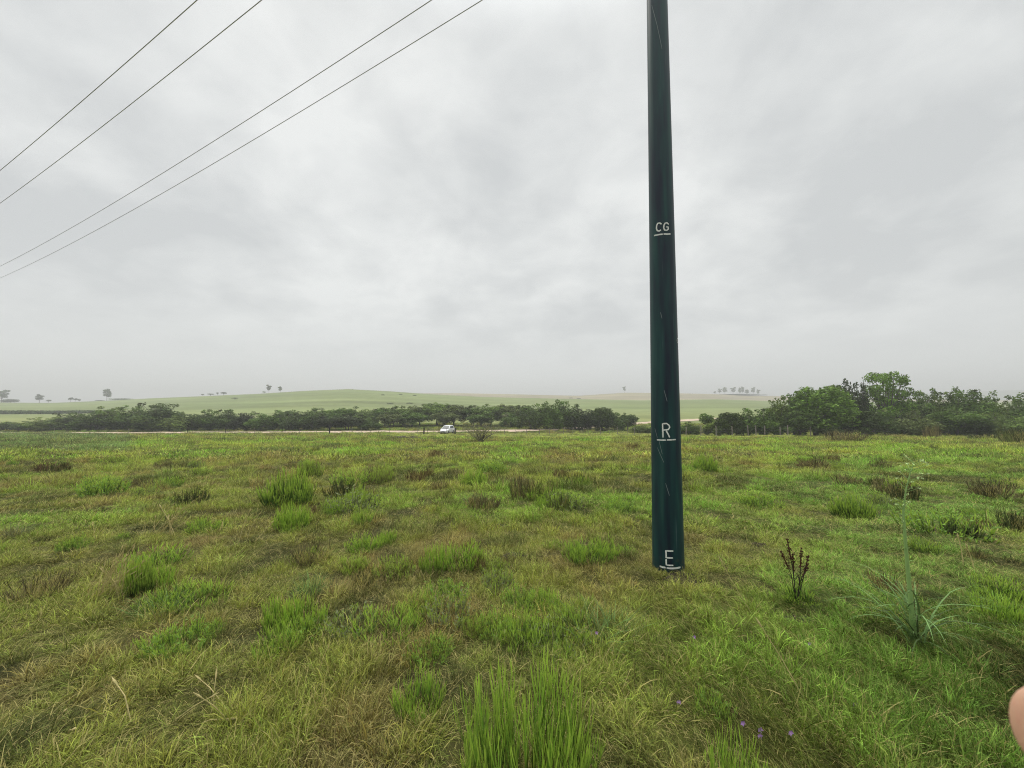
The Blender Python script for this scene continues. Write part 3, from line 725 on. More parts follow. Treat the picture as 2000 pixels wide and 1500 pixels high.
# many more small tufts whose looks repeat
random.seed(31)
tufts = {}
for (y0, y1, num, ks) in ((905, 935, 26, ('dark', 'tuft')), (870, 905, 30, ('dark', 'tuft')), (935, 1010, 26, ('tuft', 'lime', 'dark')), (1010, 1180, 14, ('tuft', 'lime', 'twig')), (1000, 1290, 34, ('lime', 'lime', 'tuft'))):
    for i in range(num):
        px_ = random.uniform(0, 2000); py_ = random.uniform(y0, y1)
        if abs(px_ - 1305) < 60: continue
        g = ground_at(px_, py_); kind = random.choice(ks)
        if y1 == 1290 and (px_ > 1260 or px_ < 300): px_ = 300 + (px_ * .48) % 950; g = ground_at(px_, py_)
        h = random.uniform(.22, .5) * (1 if py_ < 1000 else .5); hpx = h * 750 / g.y; wpx = hpx * random.uniform(1.2, 2.2)
        col = random.choice({'dark': ['brown', 'dark', 'olive', 'dark', 'olive', 'brown', 'red'], 'tuft': ['green', 'olive', 'grey'], 'lime': ['limedark', 'green'], 'twig': ['brown', 'red']}[kind])
        fld = 'distant' if py_ < 935 else 'mid field'
        what = {'dark': {'brown': 'brown low shrub', 'dark': 'blackish low shrub', 'olive': 'olive low shrub', 'red': 'reddish low shrub'}, 'tuft': {'green': 'green leafy tuft', 'olive': 'olive leafy tuft', 'grey': 'greyish leafy tuft'},
                'lime': {'limedark': 'dark lime stemmy tuft', 'green': 'green stemmy tuft'}, 'twig': {'brown': 'brown dead clump', 'red': 'reddish dead clump'}}[kind][col]
        o = plant('pasture_tuft', px_, py_, wpx, hpx, kind, col, what, 'plant', what + 's, ' + fld + ' pasture'); tufts.setdefault((what, fld), []).append((px_, o))
ORD = ['first', 'second', 'third', 'fourth', 'fifth', 'sixth', 'seventh', 'eighth', 'ninth', 'tenth', 'eleventh', 'twelfth', 'thirteenth', 'fourteenth', 'fifteenth', 'sixteenth', 'seventeenth', 'eighteenth', 'nineteenth', 'twentieth', 'twenty-first', 'twenty-second', 'twenty-third']
for (what, fld), L_ in tufts.items():
    for i, (p_, o) in enumerate(sorted(L_, key=lambda q: q[0])): o['label'] = f'{what} in the {fld} pasture, {ORD[i]} of its kind from the left'

# sparse thorny bush by the gate, bare limbs and a thin crown
def limb_tree(name, g, H, W, label, cat, col, nl=14, leaves=900, lsz=.045, seed=5, rt=.05, group=None):
    random.seed(seed)
    e_ = empty(name, g, label, cat, group); tb = MB(); cb = MB()
    for i in range(nl):
        az = i * 2.4 + random.random() * .6; ln_ = .25 + .75 * random.random(); p = Vector((random.gauss(0, .04), random.gauss(0, .04), -.05)); th = ln_ * .5
        pts = [p.copy()]; L = H * (.8 + .35 * random.random()) / math.cos(min(ln_, .9))
        for k in range(6):
            p = p + Vector((math.sin(th) * math.cos(az), math.sin(th) * math.sin(az), math.cos(th))) * L / 6
            th += (ln_ - th) * .6 + random.gauss(0, .12); az += random.gauss(0, .2); pts.append(p.copy())
        tb.tube(pts, [rt * (1 - k / 7.5) * .6 for k in range(7)], 5)
        for q in range(9):
            k = random.choice([2, 3, 4, 5, 6]); b0 = pts[k]; dv = Vector((random.gauss(0, 1), random.gauss(0, 1), .5 + random.random())).normalized() * H * .22
            tb.tube([b0, b0 + dv * .5, b0 + dv], [rt * .16, rt * .1, rt * .04], 4)
            for r_ in range(int(leaves / nl / 9)):
                c = b0 + dv * random.uniform(.2, 1.1) + Vector([random.gauss(0, .05) for _ in range(3)]) * H * .5
                u = Vector([random.gauss(0, 1) for _ in range(3)]).normalized(); v = u.orthogonal().normalized(); s_ = lsz * (.5 + random.random()); gg = random.random()
                cb.add([c - u * s_, c + v * s_ * .5, c + u * s_, c - v * s_ * .5], [(0, 1, 2, 3)], [(1, gg, .1, 1)] * 4)
    obj('trunk', tb.mesh('trunk', True), m_bark, e_); c_ = obj('crown', cb.mesh('crown'), m_leaf, e_); c_.color = (*col, 1)
    sx = W / (H * 1.5); e_.scale = (sx, sx, 1); return e_
g = ground_at(940, 866); limb_tree('thorn_bush', g, 1.55, 3.2, 'sparse grey thorn bush with bare forked limbs right of the white car', 'bush', (.15, .15, .065), 26, 1900, .036, 5, .035)
g = ground_at(1560, 1160)
# dried dock plant
random.seed(4)
dk = empty('dock_plant', ground_at(1556, 1180), 'dried dock plant with dark reddish seed heads on thin black stalks', 'plant'); k0 = dk.location.y / 750
st = MB(); m_seed = mat('dock_seeds', (.04, .02, .015), .9, .1, noise=(80, (.11, .045, .025), .8))
for (tx, ty) in ((-18, 125), (-27, 100), (6, 108), (25, 92), (-6, 95), (32, 70)):
    top = Vector((tx * k0, random.uniform(-.05, .05), ty * k0)); mid = top * .5 + Vector((random.gauss(0, .012), 0, .0))
    pts = [Vector((0, 0, -.02)), mid * .6, mid * 1.1, top]
    st.tube(pts, [.0045, .004, .003, .0015], 5); hd = MB()
    hd.tube([mid * 1.1 + (top - mid * 1.1) * .3, top], [.006, .003], 5)
    for q in range(34):
        f_ = random.uniform(.62, 1.0) if ty > 90 else random.uniform(.7, 1)
        c = mid * 1.1 + (top - mid * 1.1) * max(0, (f_ - .5) * 2); rr_ = .014 * (1.1 - f_) * 2.0 + .004
        c = c + Vector([random.uniform(-rr_, rr_), random.uniform(-rr_, rr_), 0]); s_ = .005 + .005 * random.random()
        u = Vector([random.gauss(0, 1) for _ in range(3)]).normalized(); v = u.orthogonal().normalized()
        hd.add([c - u * s_, c + v * s_, c + u * s_, c - v * s_, c + u.cross(v) * s_], [(0, 1, 4), (1, 2, 4), (2, 3, 4), (3, 0, 4), (0, 3, 2, 1)])
    for q in range(5):
        b0 = mid * random.uniform(.8, 1.5); dv = Vector((random.gauss(0, .5), random.gauss(0, .5), 1)).normalized() * .07; st.tube([b0, b0 + dv], [.002, .001], 4)
    obj('seed_head', hd.mesh('seed_head'), m_seed, dk)
for q in range(26):
    az = random.random() * 6.28; pts = bvec(.12 + .35 * random.random(), az, random.uniform(.12, .30), 4, .4); bs = Vector((random.gauss(.02, .04), random.gauss(0, .04), 0))
    lf = MB(); lf.strip([q_ + bs for q_ in pts], [.006, .008, .005], Vector((-math.sin(az), math.cos(az), 0)), [(k / 3, random.random(), .0, 1) for k in range(4)]); o = obj('leaf', lf.mesh('leaf'), m_plant, dk); o.color = (*COL['lime'], 1)
obj('stalk', st.mesh('stalk'), mat('dock_stalk', (.035, .025, .02), .8, .2), dk)
# tall pale eryngo
random.seed(9)
eg = ground_at(1787, 1262); er = empty('eryngo_plant', eg, 'tall pale green spiny stalk rising from arching toothed leaves on the right', 'plant'); k0 = eg.y / 750
st = MB(); lf = MB(); fl = MB()
path = [(0, 0), (-4, 60), (-8, 130), (-12, 200), (-14, 250), (-8, 290), (2, 325), (10, 345)]
pts = [Vector((a * k0, -.02 * b / 300, b * k0)) for a, b in path]; st.tube(pts, [.018, .014, .011, .009, .006, .004, .003, .002], 8, [(0.5, .5, 0, 1)] * 8)
def along(f_):
    f_ = f_ * (len(pts) - 1); i = min(int(f_), len(pts) - 2); return pts[i].lerp(pts[i + 1], f_ - i)
for q in range(150):                             # bracts and spines along the stalk
    f_ = random.uniform(.08, .75); c = along(f_); az = random.random() * 6.28; L = random.uniform(.025, .055) * (1.2 - f_)
    dv = Vector((math.cos(az), math.sin(az), .5)).normalized(); lf.strip([c, c + dv * L * .5, c + dv * L + Vector((0, 0, -.004))], [.007, .004], dv.cross(Vector((0, 0, 1))).normalized(), [(.6, random.random(), .1, 1)] * 3)
for q in range(30):                             # small flower heads on short branches
    f_ = random.uniform(.5, 1.0); c = along(f_); az = random.random() * 6.28; dv = Vector((math.cos(az), math.sin(az), .6)).normalized() * random.uniform(.025, .10) * (.5 + .8 * (1 - abs(f_ - .85) * 2))
    st.tube([c, c + dv * .6, c + dv], [.002, .0015, .001], 4, [(.5, .5, 0, 1)] * 3)
    e_ = c + dv; fl = MB()
    for r_ in range(7):
        u = Vector([random.gauss(0, 1) for _ in range(3)]).normalized(); v = u.orthogonal().normalized(); s_ = .006
        cc = e_ + u * .006; fl.add([cc - u * s_, cc + v * s_, cc + u * s_, cc - v * s_], [(0, 1, 2, 3)], [(1, random.random(), .0, 1)] * 4)
    o = obj('flower_head', fl.mesh('flower_head'), m_dull, er); o.color = (.40, .50, .22, 1)
bract = lf
for q in range(46):                             # arching basal leaves
    az = random.random() * 6.28; L = random.uniform(.25, .70); bs = Vector((random.gauss(0, .02), random.gauss(0, .02), random.random() ** 2 * .25))
    p_ = bvec(.35 + .5 * random.random(), az, L, 7, 1.5); p_ = [a + bs for a in p_]; sdv = Vector((-math.sin(az), math.cos(az), 0)); gg = random.random(); lf = MB()
    lf.strip(p_, [.010, .010, .009, .008, .006, .004], sdv, [(.6, gg, .05, 1)] * 7)
    for k in range(1, 6):
        for s_ in (-1, 1):
            b0 = p_[k]; lf.strip([b0, b0 + sdv * s_ * .012, b0 + sdv * s_ * .022 + (p_[min(k + 1, 6)] - b0) * .3], [.003, .002], Vector((0, 0, 1)), [(.7, gg, .1, 1)] * 3)
    o = obj('leaf', lf.mesh('leaf'), m_dull, er); o.color = (.12, .21, .07, 1)
o = obj('bracts', bract.mesh('bracts'), m_dull, er); o.color = (.28, .42, .15, 1)
o = obj('stalk', st.mesh('stalk', True), m_dull, er); o.color = (.28, .42, .15, 1)

# straw stalks standing over the turf
m_straw = mat('straw', (.58, .48, .22), .8, .2, noise=(30, (.28, .26, .10), .7))
m_gstraw = mat('green_straw', (.26, .32, .07), .8, .2, noise=(30, (.36, .34, .12), .7))
def stalks(label, base, tops, w=.003, ear=True, m=m_straw, name='grass_stalk'):
    g = ground_at(*base); kk = g.y / 750; single = len(tops) == 1
    e_ = None if single else empty(name, g, label, 'grass stalks')
    for (bx, tx, ty) in tops:
        mb = MB()
        a = Vector((bx * kk, random.gauss(0, .06), -.02)); b = Vector((tx * kk, a.y + random.gauss(0, .06), ty * kk)); md_ = (a + b) * .5 + Vector((random.gauss(0, .01), 0, .02))
        pts = [a, a.lerp(md_, .6), md_, md_.lerp(b, .5), b]
        mb.tube(pts, [w * .8, w * .8, w * .7, w * .6, w * .45], 4)
        if ear:
            d = (b - md_).normalized()
            mb.tube([b - d * .05, b - d * .02, b + d * .01], [w * .6, w * 1.7, w * .4], 5)
        if single: o = obj(name, mb.mesh(name), m, label=label, category='grass stalk'); o.location = g
        else: obj('stalk', mb.mesh('stalk'), m, e_)
random.seed(12)
stalks('cluster of pale straw stalks in front of the very dark shrub on the left', (325, 1050), [(random.uniform(-35, 20), random.uniform(-25, 35), random.uniform(25, 68)) for _ in range(16)], .005, name='straw_cluster')
stalks('leaning straw coloured stalks left of the lime and deep green tuft', (215, 1165), [(random.uniform(-45, 30), random.uniform(-20, 60), random.uniform(30, 95)) for _ in range(38)], .0035, name='straw_cluster')
stalks('long single straw leaning left, right of the pole foot', (1475, 1205), [(0, -63, 110)], .004)
stalks('long pale straw leaning left below the pole', (1555, 1350), [(0, -68, 130)], .0035)
stalks('thin upright yellow green stalk above the big foreground clump', (1008, 1180), [(0, 10, 150)], .004, m=m_gstraw)
stalks('second thin upright yellow green stalk, right of the first', (1050, 1120), [(0, -8, 110)], .004, m=m_gstraw)
stalks('faint straw stalks left of the rounded bright topped shrub', (490, 1060), [(-15, 12, 55), (-25, -8, 62), (5, 40, 40)], .005, name='straw_cluster')
stalks('pale fallen straws near the lower left corner', (110, 1420), [(-55, -50, 70), (40, 80, 30), (-20, 30, 40), (120, 60, 60)], .0035, name='straw_cluster')
stalks('crossing dry straws at the lower left of the middle', (400, 1400), [(-60, 30, 50), (20, -60, 40), (60, 10, 70), (-20, 80, 20), (0, -10, 60)], .003, name='straw_cluster')
stalks('pale straws beside the tall spiny stalk', (1890, 1110), [(0, -15, 50), (4, -2, 60)], .006, name='straw_cluster')
random.seed(5)
# purple flowers
m_pur = mat('purple_petal', (.62, .36, .78), .6, .2)
for (px_, py_, lab) in ((1355, 1243, 'pale purple flower nearest to the pole'), (1580, 1256, 'pink purple flower under the dried dock plant'), (1668, 1374, 'pink flower low on the right, apart from the others'), (1450, 1411, 'violet flower at the left of the small lower group'), (1484, 1424, 'lilac flower right of the violet one'), (1483, 1436, 'lilac flower just under the other lilac one'), (1543, 1430, 'small faded flower right of the lilac pair'), (1325, 1370, 'tiny pink flower left of the lower group'), (1165, 1235, 'faint lilac flower in the wide bluish tussock'), (1146, 1240, 'faintest lilac flower, left in the wide bluish tussock')):
    d = ray(px_, py_); g = ground_at(px_, py_ + 18); s_ = .0115; top = d * (g.y / d.y); top = Vector((top.x, g.y, top.z))
    e_ = empty('wild_flower', g, lab, 'flower', 'small purple wild flowers'); tl = top - g; sb = MB(); sb.tube([(0, 0, 0), tl * .6, tl], .0009, 4); o = obj('stem', sb.mesh('stem'), m_dull, e_); o.data.materials.clear(); o.data.materials.append(m_gstraw)
    fb = MB()
    for k in range(5):
        a = k * 1.2566 + px_; u = Vector((math.cos(a), -.5, math.sin(a))).normalized(); v = Vector((-math.sin(a), 0, math.cos(a)))
        fb.add([tl, tl + u * s_ * .7 + v * s_ * .5, tl + u * s_ * 1.4, tl + u * s_ * .7 - v * s_ * .5], [(0, 1, 2, 3)])
    obj('petals', fb.mesh('petals'), m_pur, e_)

# ------------------------------------------------------------------ trees: crowns of many small leaf faces on limbs
def crown(name, seed, blobs, nleaf, lsz, shell=.55):
    """blobs: (x, y, z, rx, rz); leaves near the surface of each blob, none inside"""
    r_ = np.random.default_rng(seed); V = []; Ac = []
    vol = np.array([b[3] ** 2 for b in blobs]); cnt_ = (nleaf * vol / vol.sum()).astype(int)
    for (bx, by, bz, rx, rz), c in zip(blobs, cnt_):
        d = r_.normal(size=(c, 3)); d /= np.linalg.norm(d, axis=1)[:, None]
        f_ = (shell + (1.08 - shell) * r_.random(c) ** .7)[:, None]
        lump = 1 + .16 * np.sin(d[:, 0:1] * 7 + bx * 30) * np.sin(d[:, 1:2] * 6 + by * 20) + .1 * np.sin(d[:, 2:3] * 11)
        P = d * f_ * lump * np.array([rx, rx, rz]) + np.array([bx, by, bz])
        u = r_.normal(size=(c, 3)); u[:, 2] *= .5; u /= np.linalg.norm(u, axis=1)[:, None]
        w = np.cross(u, r_.normal(size=(c, 3)) * .6 + d); w /= np.linalg.norm(w, axis=1)[:, None] + 1e-9
        s_ = (lsz * (.5 + r_.random(c)))[:, None]
        q = np.stack([P - u * s_, P + w * s_ * .55, P + u * s_, P - w * s_ * .55], 1); V.append(q.reshape(-1, 3))
        g_ = np.clip(r_.random(c) * .7 + .15 + .15 * r_.standard_normal(), 0, 1); col = np.stack([np.ones(c), g_, .08 * r_.random(c)], 1); Ac.append(np.repeat(col, 4, 0))
    V = np.concatenate(V); Ac = np.concatenate(Ac); k = V[:, 2] > -.01; nf = len(V) // 4
    me = new_mesh(name, V, np.arange(nf * 4).reshape(-1, 4).tolist(), {'bc': Ac}); me.materials.append(m_leaf); return me
def trunk(name, blobs, r0, seed, multi=1, z0=-.03, split=.3):
    random.seed(seed); mb = MB()
    for m_ in range(multi):
        bx = random.gauss(0, .03) * (multi > 1) * 2; fork = Vector((bx * 1.5, random.gauss(0, .02), split))
        mb.tube([(bx, 0, z0), Vector((bx, 0, z0)).lerp(fork, .5) + Vector((random.gauss(0, .012), 0, 0)), fork], [r0, r0 * .85, r0 * .7], 7)
        for i, b in enumerate(blobs):
            if i % multi != m_: continue
            e_ = Vector(b[:3]); mid = fork.lerp(e_, .5) + Vector((random.gauss(0, .02), random.gauss(0, .02), -.03)); mb.tube([fork - Vector((0, 0, .01)), mid, e_], [r0 * .55, r0 * .35, r0 * .15], 5)
    me = mb.mesh(name, True); me.materials.append(m_bark); return me
def blobset(seed, kind):
    random.seed(seed); B = []
    if kind == 'bushy':
        for i in range(13): a = i * 2.4; r = .34 * math.sqrt((i + .5) / 13); z = .70 - r * .75 + random.gauss(0, .05); B.append((r * math.cos(a), r * math.sin(a), z, .15 + .07 * random.random(), .13 + .06 * random.random()))
        for i in range(14): a = i * 2.1; B.append((.36 * math.cos(a), .36 * math.sin(a), .16 + .2 * random.random(), .15, .17))
        B.append((0, 0, .35, .3, .35))
        B.append((0, 0, .85, .14, .13))
        for i in range(5): B.append((random.uniform(-.4, .4), random.uniform(-.4, .4), random.uniform(.75, 1.0), .07, .06))
    elif kind == 'umbrella':
        for i in range(15): a = i * 2.4; r = .40 * math.sqrt((i + .5) / 15); z = .80 - r * .35 + random.gauss(0, .04); B.append((r * math.cos(a), r * math.sin(a), z, .13 + .06 * random.random(), .09 + .06 * random.random()))
        for i in range(9): a = i * 2.4; B.append((.30 * math.cos(a) * random.random() ** .5, .3 * math.sin(a), random.uniform(.3, .6), .14, .14))
        for i in range(4): B.append((random.uniform(-.3, .3), random.uniform(-.3, .3), random.uniform(.85, .97), .08, .07))
    elif kind == 'dome':
        for i in range(30):
            a = i * 2.4; t_ = (i + .5) / 30; z = .90 - t_ * .68; r = .38 * math.sqrt(max(0, 1 - (max(z - .35, 0) / .6) ** 2)); B.append((r * math.cos(a), r * math.sin(a), z, .115 + .04 * random.random(), .085 + .03 * random.random()))
        B.append((0, 0, .5, .3, .3))
    elif kind == 'tall':
        for (x, z, r) in ((-.25, .88, .13), (-.08, .92, .12), (.1, .86, .12), (.25, .82, .13), (.33, .68, .11), (-.3, .72, .12), (-.1, .74, .13), (.12, .66, .12), (-.28, .55, .14), (.0, .55, .13), (.25, .5, .17), (-.15, .4, .14), (.3, .34, .17), (-.3, .36, .13)):
            for q in (-1, 1): B.append((x + random.gauss(0, .03), q * random.uniform(.05, .28), z + random.gauss(0, .02), r * .95, r * .62))
    elif kind == 'conifer':
        for i in range(22): t_ = i / 21; z = .12 + .84 * t_; r = .30 * (1 - t_) ** .8; a = i * 2.4; B.append((r * .6 * math.cos(a), r * .6 * math.sin(a), z, .07 + .17 * (1 - t_), .06))
    elif kind == 'airy':
        for i in range(9): a = i * 2.4; r = .22 * random.random() + .08; B.append((r * math.cos(a), r * math.sin(a), .38 + .55 * i / 9 + random.gauss(0, .03), .13 + .06 * random.random(), .07 + .04 * random.random()))
    elif kind == 'round':
        for i in range(9): a = i * 2.4; r = .3 * math.sqrt((i + .5) / 9); B.append((r * math.cos(a), r * math.sin(a), .75 - r * .5 + random.gauss(0, .04), .2, .16))
    elif kind == 'low':
        for i in range(12): a = i * 2.4; r = .38 * math.sqrt((i + .5) / 12); B.append((r * math.cos(a), r * math.sin(a), .5 - r * .5 + random.gauss(0, .05), .18, .3))
    return B
TT = {}
for kind, var, nl_, lz, mult, tr_, spl in (('bushy', 4, 8500, .024, 3, .018, .2), ('umbrella', 4, 6500, .024, 3, .018, .32), ('dome', 2, 12000, .022, 2, .03, .2), ('tall', 1, 7000, .019, 1, .03, .25), ('conifer', 1, 4200, .02, 1, .03, .1), ('airy', 4, 1500, .035, 1, .022, .3), ('round', 3, 1600, .035, 1, .03, .35), ('low', 3, 3800, .03, 2, .012, .1)):
    TT[kind] = []
    for v_ in range(var):
        B = blobset(200 + v_ * 7 + len(kind), kind)
        TT[kind].append((crown('crown_' + kind, 300 + v_, B, nl_, lz, .5 if kind != 'dome' else .7), trunk('trunk_' + kind, B, tr_, 400 + v_, mult, split=spl)))
GR = {'dk': (.060, .100, .024), 'md': (.085, .145, .028), 'br': (.135, .235, .034), 'ol': (.115, .165, .034), 'gy': (.115, .150, .045), 'vd': (.032, .052, .020), 'fg': (.125, .19, .042), 'yl': (.17, .21, .07)}
tree_i = 0
def tree(px_, ytop, wpx, D, kind, col, label, cat='tree', group=None, name=None, ybase=None):
    global tree_i
    tree_i += 1
    X = (px_ - 1000) / 750 * D; Y = D; z = tz(X, Y); H = (788 - ytop) / 750 * D - z; W = wpx / 750 * D
    cr_, tk = TT[kind][tree_i % len(TT[kind])]
    nm = name or {'tree': 'tree', 'bush': 'bush', 'shrub': 'shrub'}.get(cat, 'tree')
    e_ = empty(nm, (X, Y, z), label, cat, group, rz=tree_i * 1.7 if kind != 'tall' else 0, scale=(W, W, H))
    c_ = obj('crown', cr_, None, e_); j = 1 + .12 * math.sin(tree_i * 2.3); c_.color = (GR[col][0] * j, GR[col][1] * j, GR[col][2] * j, 1)
    obj('trunk', tk, None, e_)
    return e_
ORD = ['first', 'second', 'third', 'fourth', 'fifth', 'sixth', 'seventh', 'eighth', 'ninth', 'tenth', 'eleventh', 'twelfth', 'thirteenth', 'fourteenth', 'fifteenth', 'sixteenth', 'seventeenth', 'eighteenth', 'nineteenth', 'twentieth', 'twenty-first', 'twenty-second', 'twenty-third']
# left row behind the road
rowL = [(15, 824, 60, 86, 'bushy', 'dk'), (68, 823, 66, 86, 'bushy', 'md'), (108, 815, 76, 85, 'bushy', 'ol'), (150, 806, 78, 87, 'bushy', 'dk'), (192, 802, 76, 85, 'bushy', 'md'), (232, 795, 74, 88, 'bushy', 'ol'), (272, 793, 74, 87, 'bushy', 'md'),
        (318, 786, 92, 84, 'bushy', 'dk'), (352, 803, 60, 83, 'low', 'ol'), (382, 808, 60, 85, 'bushy', 'dk'), (412, 801, 66, 87, 'bushy', 'md'), (446, 799, 60, 88, 'bushy', 'dk'), (478, 805, 56, 87, 'bushy', 'vd'), (512, 807, 56, 86, 'bushy', 'md'), (545, 802, 60, 88, 'bushy', 'md'),
        (578, 806, 58, 87, 'bushy', 'dk'), (606, 801, 66, 88, 'bushy', 'dk'), (645, 813, 56, 86, 'umbrella', 'vd'), (682, 811, 70, 86, 'umbrella', 'vd'), (720, 817, 50, 87, 'bushy', 'dk')]
desc = {'bushy': 'bushy tree', 'umbrella': 'flat topped tree', 'low': 'low spreading bush', 'dome': 'domed tree', 'tall': 'tall tree', 'conifer': 'conifer', 'airy': 'thin tree', 'round': 'round tree'}
cn = {'dk': 'dark green', 'md': 'mid green', 'br': 'bright green', 'ol': 'olive', 'gy': 'greyish', 'vd': 'blackish green', 'fg': 'pale green', 'yl': 'yellow green'}
for i, a in enumerate(rowL): tree(*a, f'{cn[a[5]]} {desc[a[4]]}, {ORD[i]} from the left in the road thicket', group='thicket trees behind the left part of the road')
rowM = [(566, 801, 46, 103, 'umbrella', 'md'), (636, 797, 60, 104, 'umbrella', 'fg'), (676, 795, 66, 103, 'umbrella', 'md'), (714, 798, 60, 102, 'bushy', 'fg'), (752, 795, 60, 104, 'umbrella', 'md'), (788, 793, 62, 103, 'umbrella', 'fg'), (820, 790, 60, 105, 'umbrella', 'gy'), (852, 786, 64, 104, 'umbrella', 'fg'), (888, 789, 64, 103, 'umbrella', 'gy'), (922, 792, 60, 104, 'umbrella', 'md'), (956, 790, 62, 103, 'umbrella', 'fg'), (990, 789, 60, 104, 'umbrella', 'gy'), (1022, 790, 56, 106, 'umbrella', 'md')]
for i, a in enumerate(rowM): tree(*a, f'{cn[a[5]]} {desc[a[4]]}, {ORD[i]} from the left in the paler wood', group='paler trees beyond the car')
for i, a in enumerate([(660, 806, 60, 97, 'bushy', 'md'), (765, 806, 60, 97, 'umbrella', 'gy'), (805, 804, 60, 98, 'umbrella', 'md'), (872, 804, 60, 98, 'umbrella', 'gy'), (940, 806, 60, 98, 'umbrella', 'md'), (1000, 806, 50, 97, 'bushy', 'md')]):
    tree(*a, f'{cn[a[5]]} lower tree, {ORD[i]} from the left fronting the paler wood', group='front trees of the paler wood')
rowC = [(1036, 796, 60, 88, 'bushy', 'dk'), (1066, 787, 66, 88, 'bushy', 'md'), (1096, 782, 70, 89, 'bushy', 'md'), (1124, 791, 60, 88, 'bushy', 'dk'), (1150, 798, 54, 86, 'bushy', 'vd'), (1176, 795, 52, 86, 'dome', 'dk'), (1203, 805, 50, 86, 'bushy', 'md'), (1225, 807, 40, 87, 'umbrella', 'dk')]
for i, a in enumerate(rowC): tree(*a, f'{cn[a[5]]} {desc[a[4]]}, {ORD[i]} from the left in the group left of the pole', group='dark trees left of the pole')
rr1 = [(1250, 826, 44, 74, 'low', 'ol'), (1285, 828, 50, 72, 'low', 'md'), (1322, 825, 50, 66, 'low', 'ol'), (1346, 824, 44, 63, 'bushy', 'md')]
for i, a in enumerate(rr1): tree(*a, f'{cn[a[5]]} low bush, {ORD[i]} from the left in the gap around the pole', 'bush', group='low bushes beside the pole')
R_ = [
 (1379, 802, 34, 65, 'round', 'md', 'small round crowned tree just right of the pole'),
 (1400, 817, 60, 62, 'bushy', 'ol', 'olive bush in front of the small round crowned tree'),
 (1424, 804, 54, 60, 'dome', 'dk', 'dark rounded bush behind the pale fence posts'),
 (1458, 799, 70, 62, 'bushy', 'md', 'mid green bush right of the dark rounded one by the fence'),
 (1490, 797, 66, 61, 'bushy', 'md', 'second mid green bush by the fence, before the tall dome'),
 (1518, 776, 60, 62, 'bushy', 'ol', 'pointed olive tree left of the tall domed tree'),
 (1548, 772, 60, 62, 'bushy', 'md', 'mid green tree touching the left side of the tall dome'),
 (1602, 752, 116, 60, 'dome', 'br', 'big bright green domed tree right of the pole'),
 (1560, 800, 70, 59, 'dome', 'md', 'lower green lobe tree at the left foot of the bright dome'),
 (1655, 744, 62, 63, 'bushy', 'vd', 'blackish tree right behind the bright dome'),
 (1686, 747, 44, 62, 'conifer', 'vd', 'narrow dark conifer left of the tallest tree'),
 (1732, 725, 84, 62, 'tall', 'br', 'tallest airy bright tree of the right thicket'),
 (1686, 800, 62, 58, 'dome', 'dk', 'rounded deep green bush below the conifer'),
 (1762, 768, 90, 63, 'bushy', 'dk', 'dark tree at the right foot of the tallest tree'),
 (1795, 762, 60, 64, 'bushy', 'md', 'mid green tree, first right of the tallest one'),
 (1826, 768, 60, 63, 'bushy', 'ol', 'olive tree between the tallest tree and the long flat crown'),
 (1862, 761, 80, 62, 'bushy', 'md', 'left half of the long flat crown on the right'),
 (1902, 759, 76, 61, 'bushy', 'md', 'right half of the long flat crown on the right'),
 (1932, 775, 60, 62, 'bushy', 'md', 'sloping tree where the far hill shows'),
 (1962, 785, 60, 58, 'bushy', 'ol', 'olive tree below the far grey hill'),
 (1992, 776, 70, 57, 'bushy', 'md', 'mid green tree cut by the right edge'),
 (2040, 770, 90, 57, 'bushy', 'md', 'tree beyond the right edge of the thicket'),
 (1730, 805, 70, 59, 'bushy', 'md', 'low spreading bush under the tallest tree'),
 (1780, 802, 80, 57, 'bushy', 'gy', 'greyish tangled bush, front of the right thicket'),
 (1826, 806, 70, 58, 'bushy', 'ol', 'olive tangled bush right of the greyish one'),
 (1872, 800, 84, 56, 'umbrella', 'md', 'arching bush under the long flat crown'),
 (1918, 806, 70, 56, 'bushy', 'ol', 'olive bush under the right end of the long flat crown'),
 (1960, 812, 70, 54, 'bushy', 'fg', 'soft olive bush near the right edge'),
 (2000, 812, 80, 52, 'bushy', 'fg', 'soft green bush cut by the right edge'),
 (1622, 828, 50, 56, 'low', 'dk', 'low dark bush at the foot of the bright dome'),
]
for a in R_: tree(*a[:6], a[6], 'bush' if 'bush' in a[6] else 'tree', 'trees and bushes of the right thicket')
for (px_, py_, w, h, col, lab) in ((1820, 858, 26, 32, 'brown', 'thin brown twiggy bush standing before the right thicket'), (1925, 860, 50, 16, 'dark', 'dark low brush heap near the right edge'), (1990, 868, 60, 40, 'olive', 'olive brush at the right edge in front of the thicket'), (1655, 862, 70, 24, 'brown', 'brown brush below the deep green bush')):
    plant('brush_bush', px_, py_, w, h, 'dark', col, lab, 'bush')
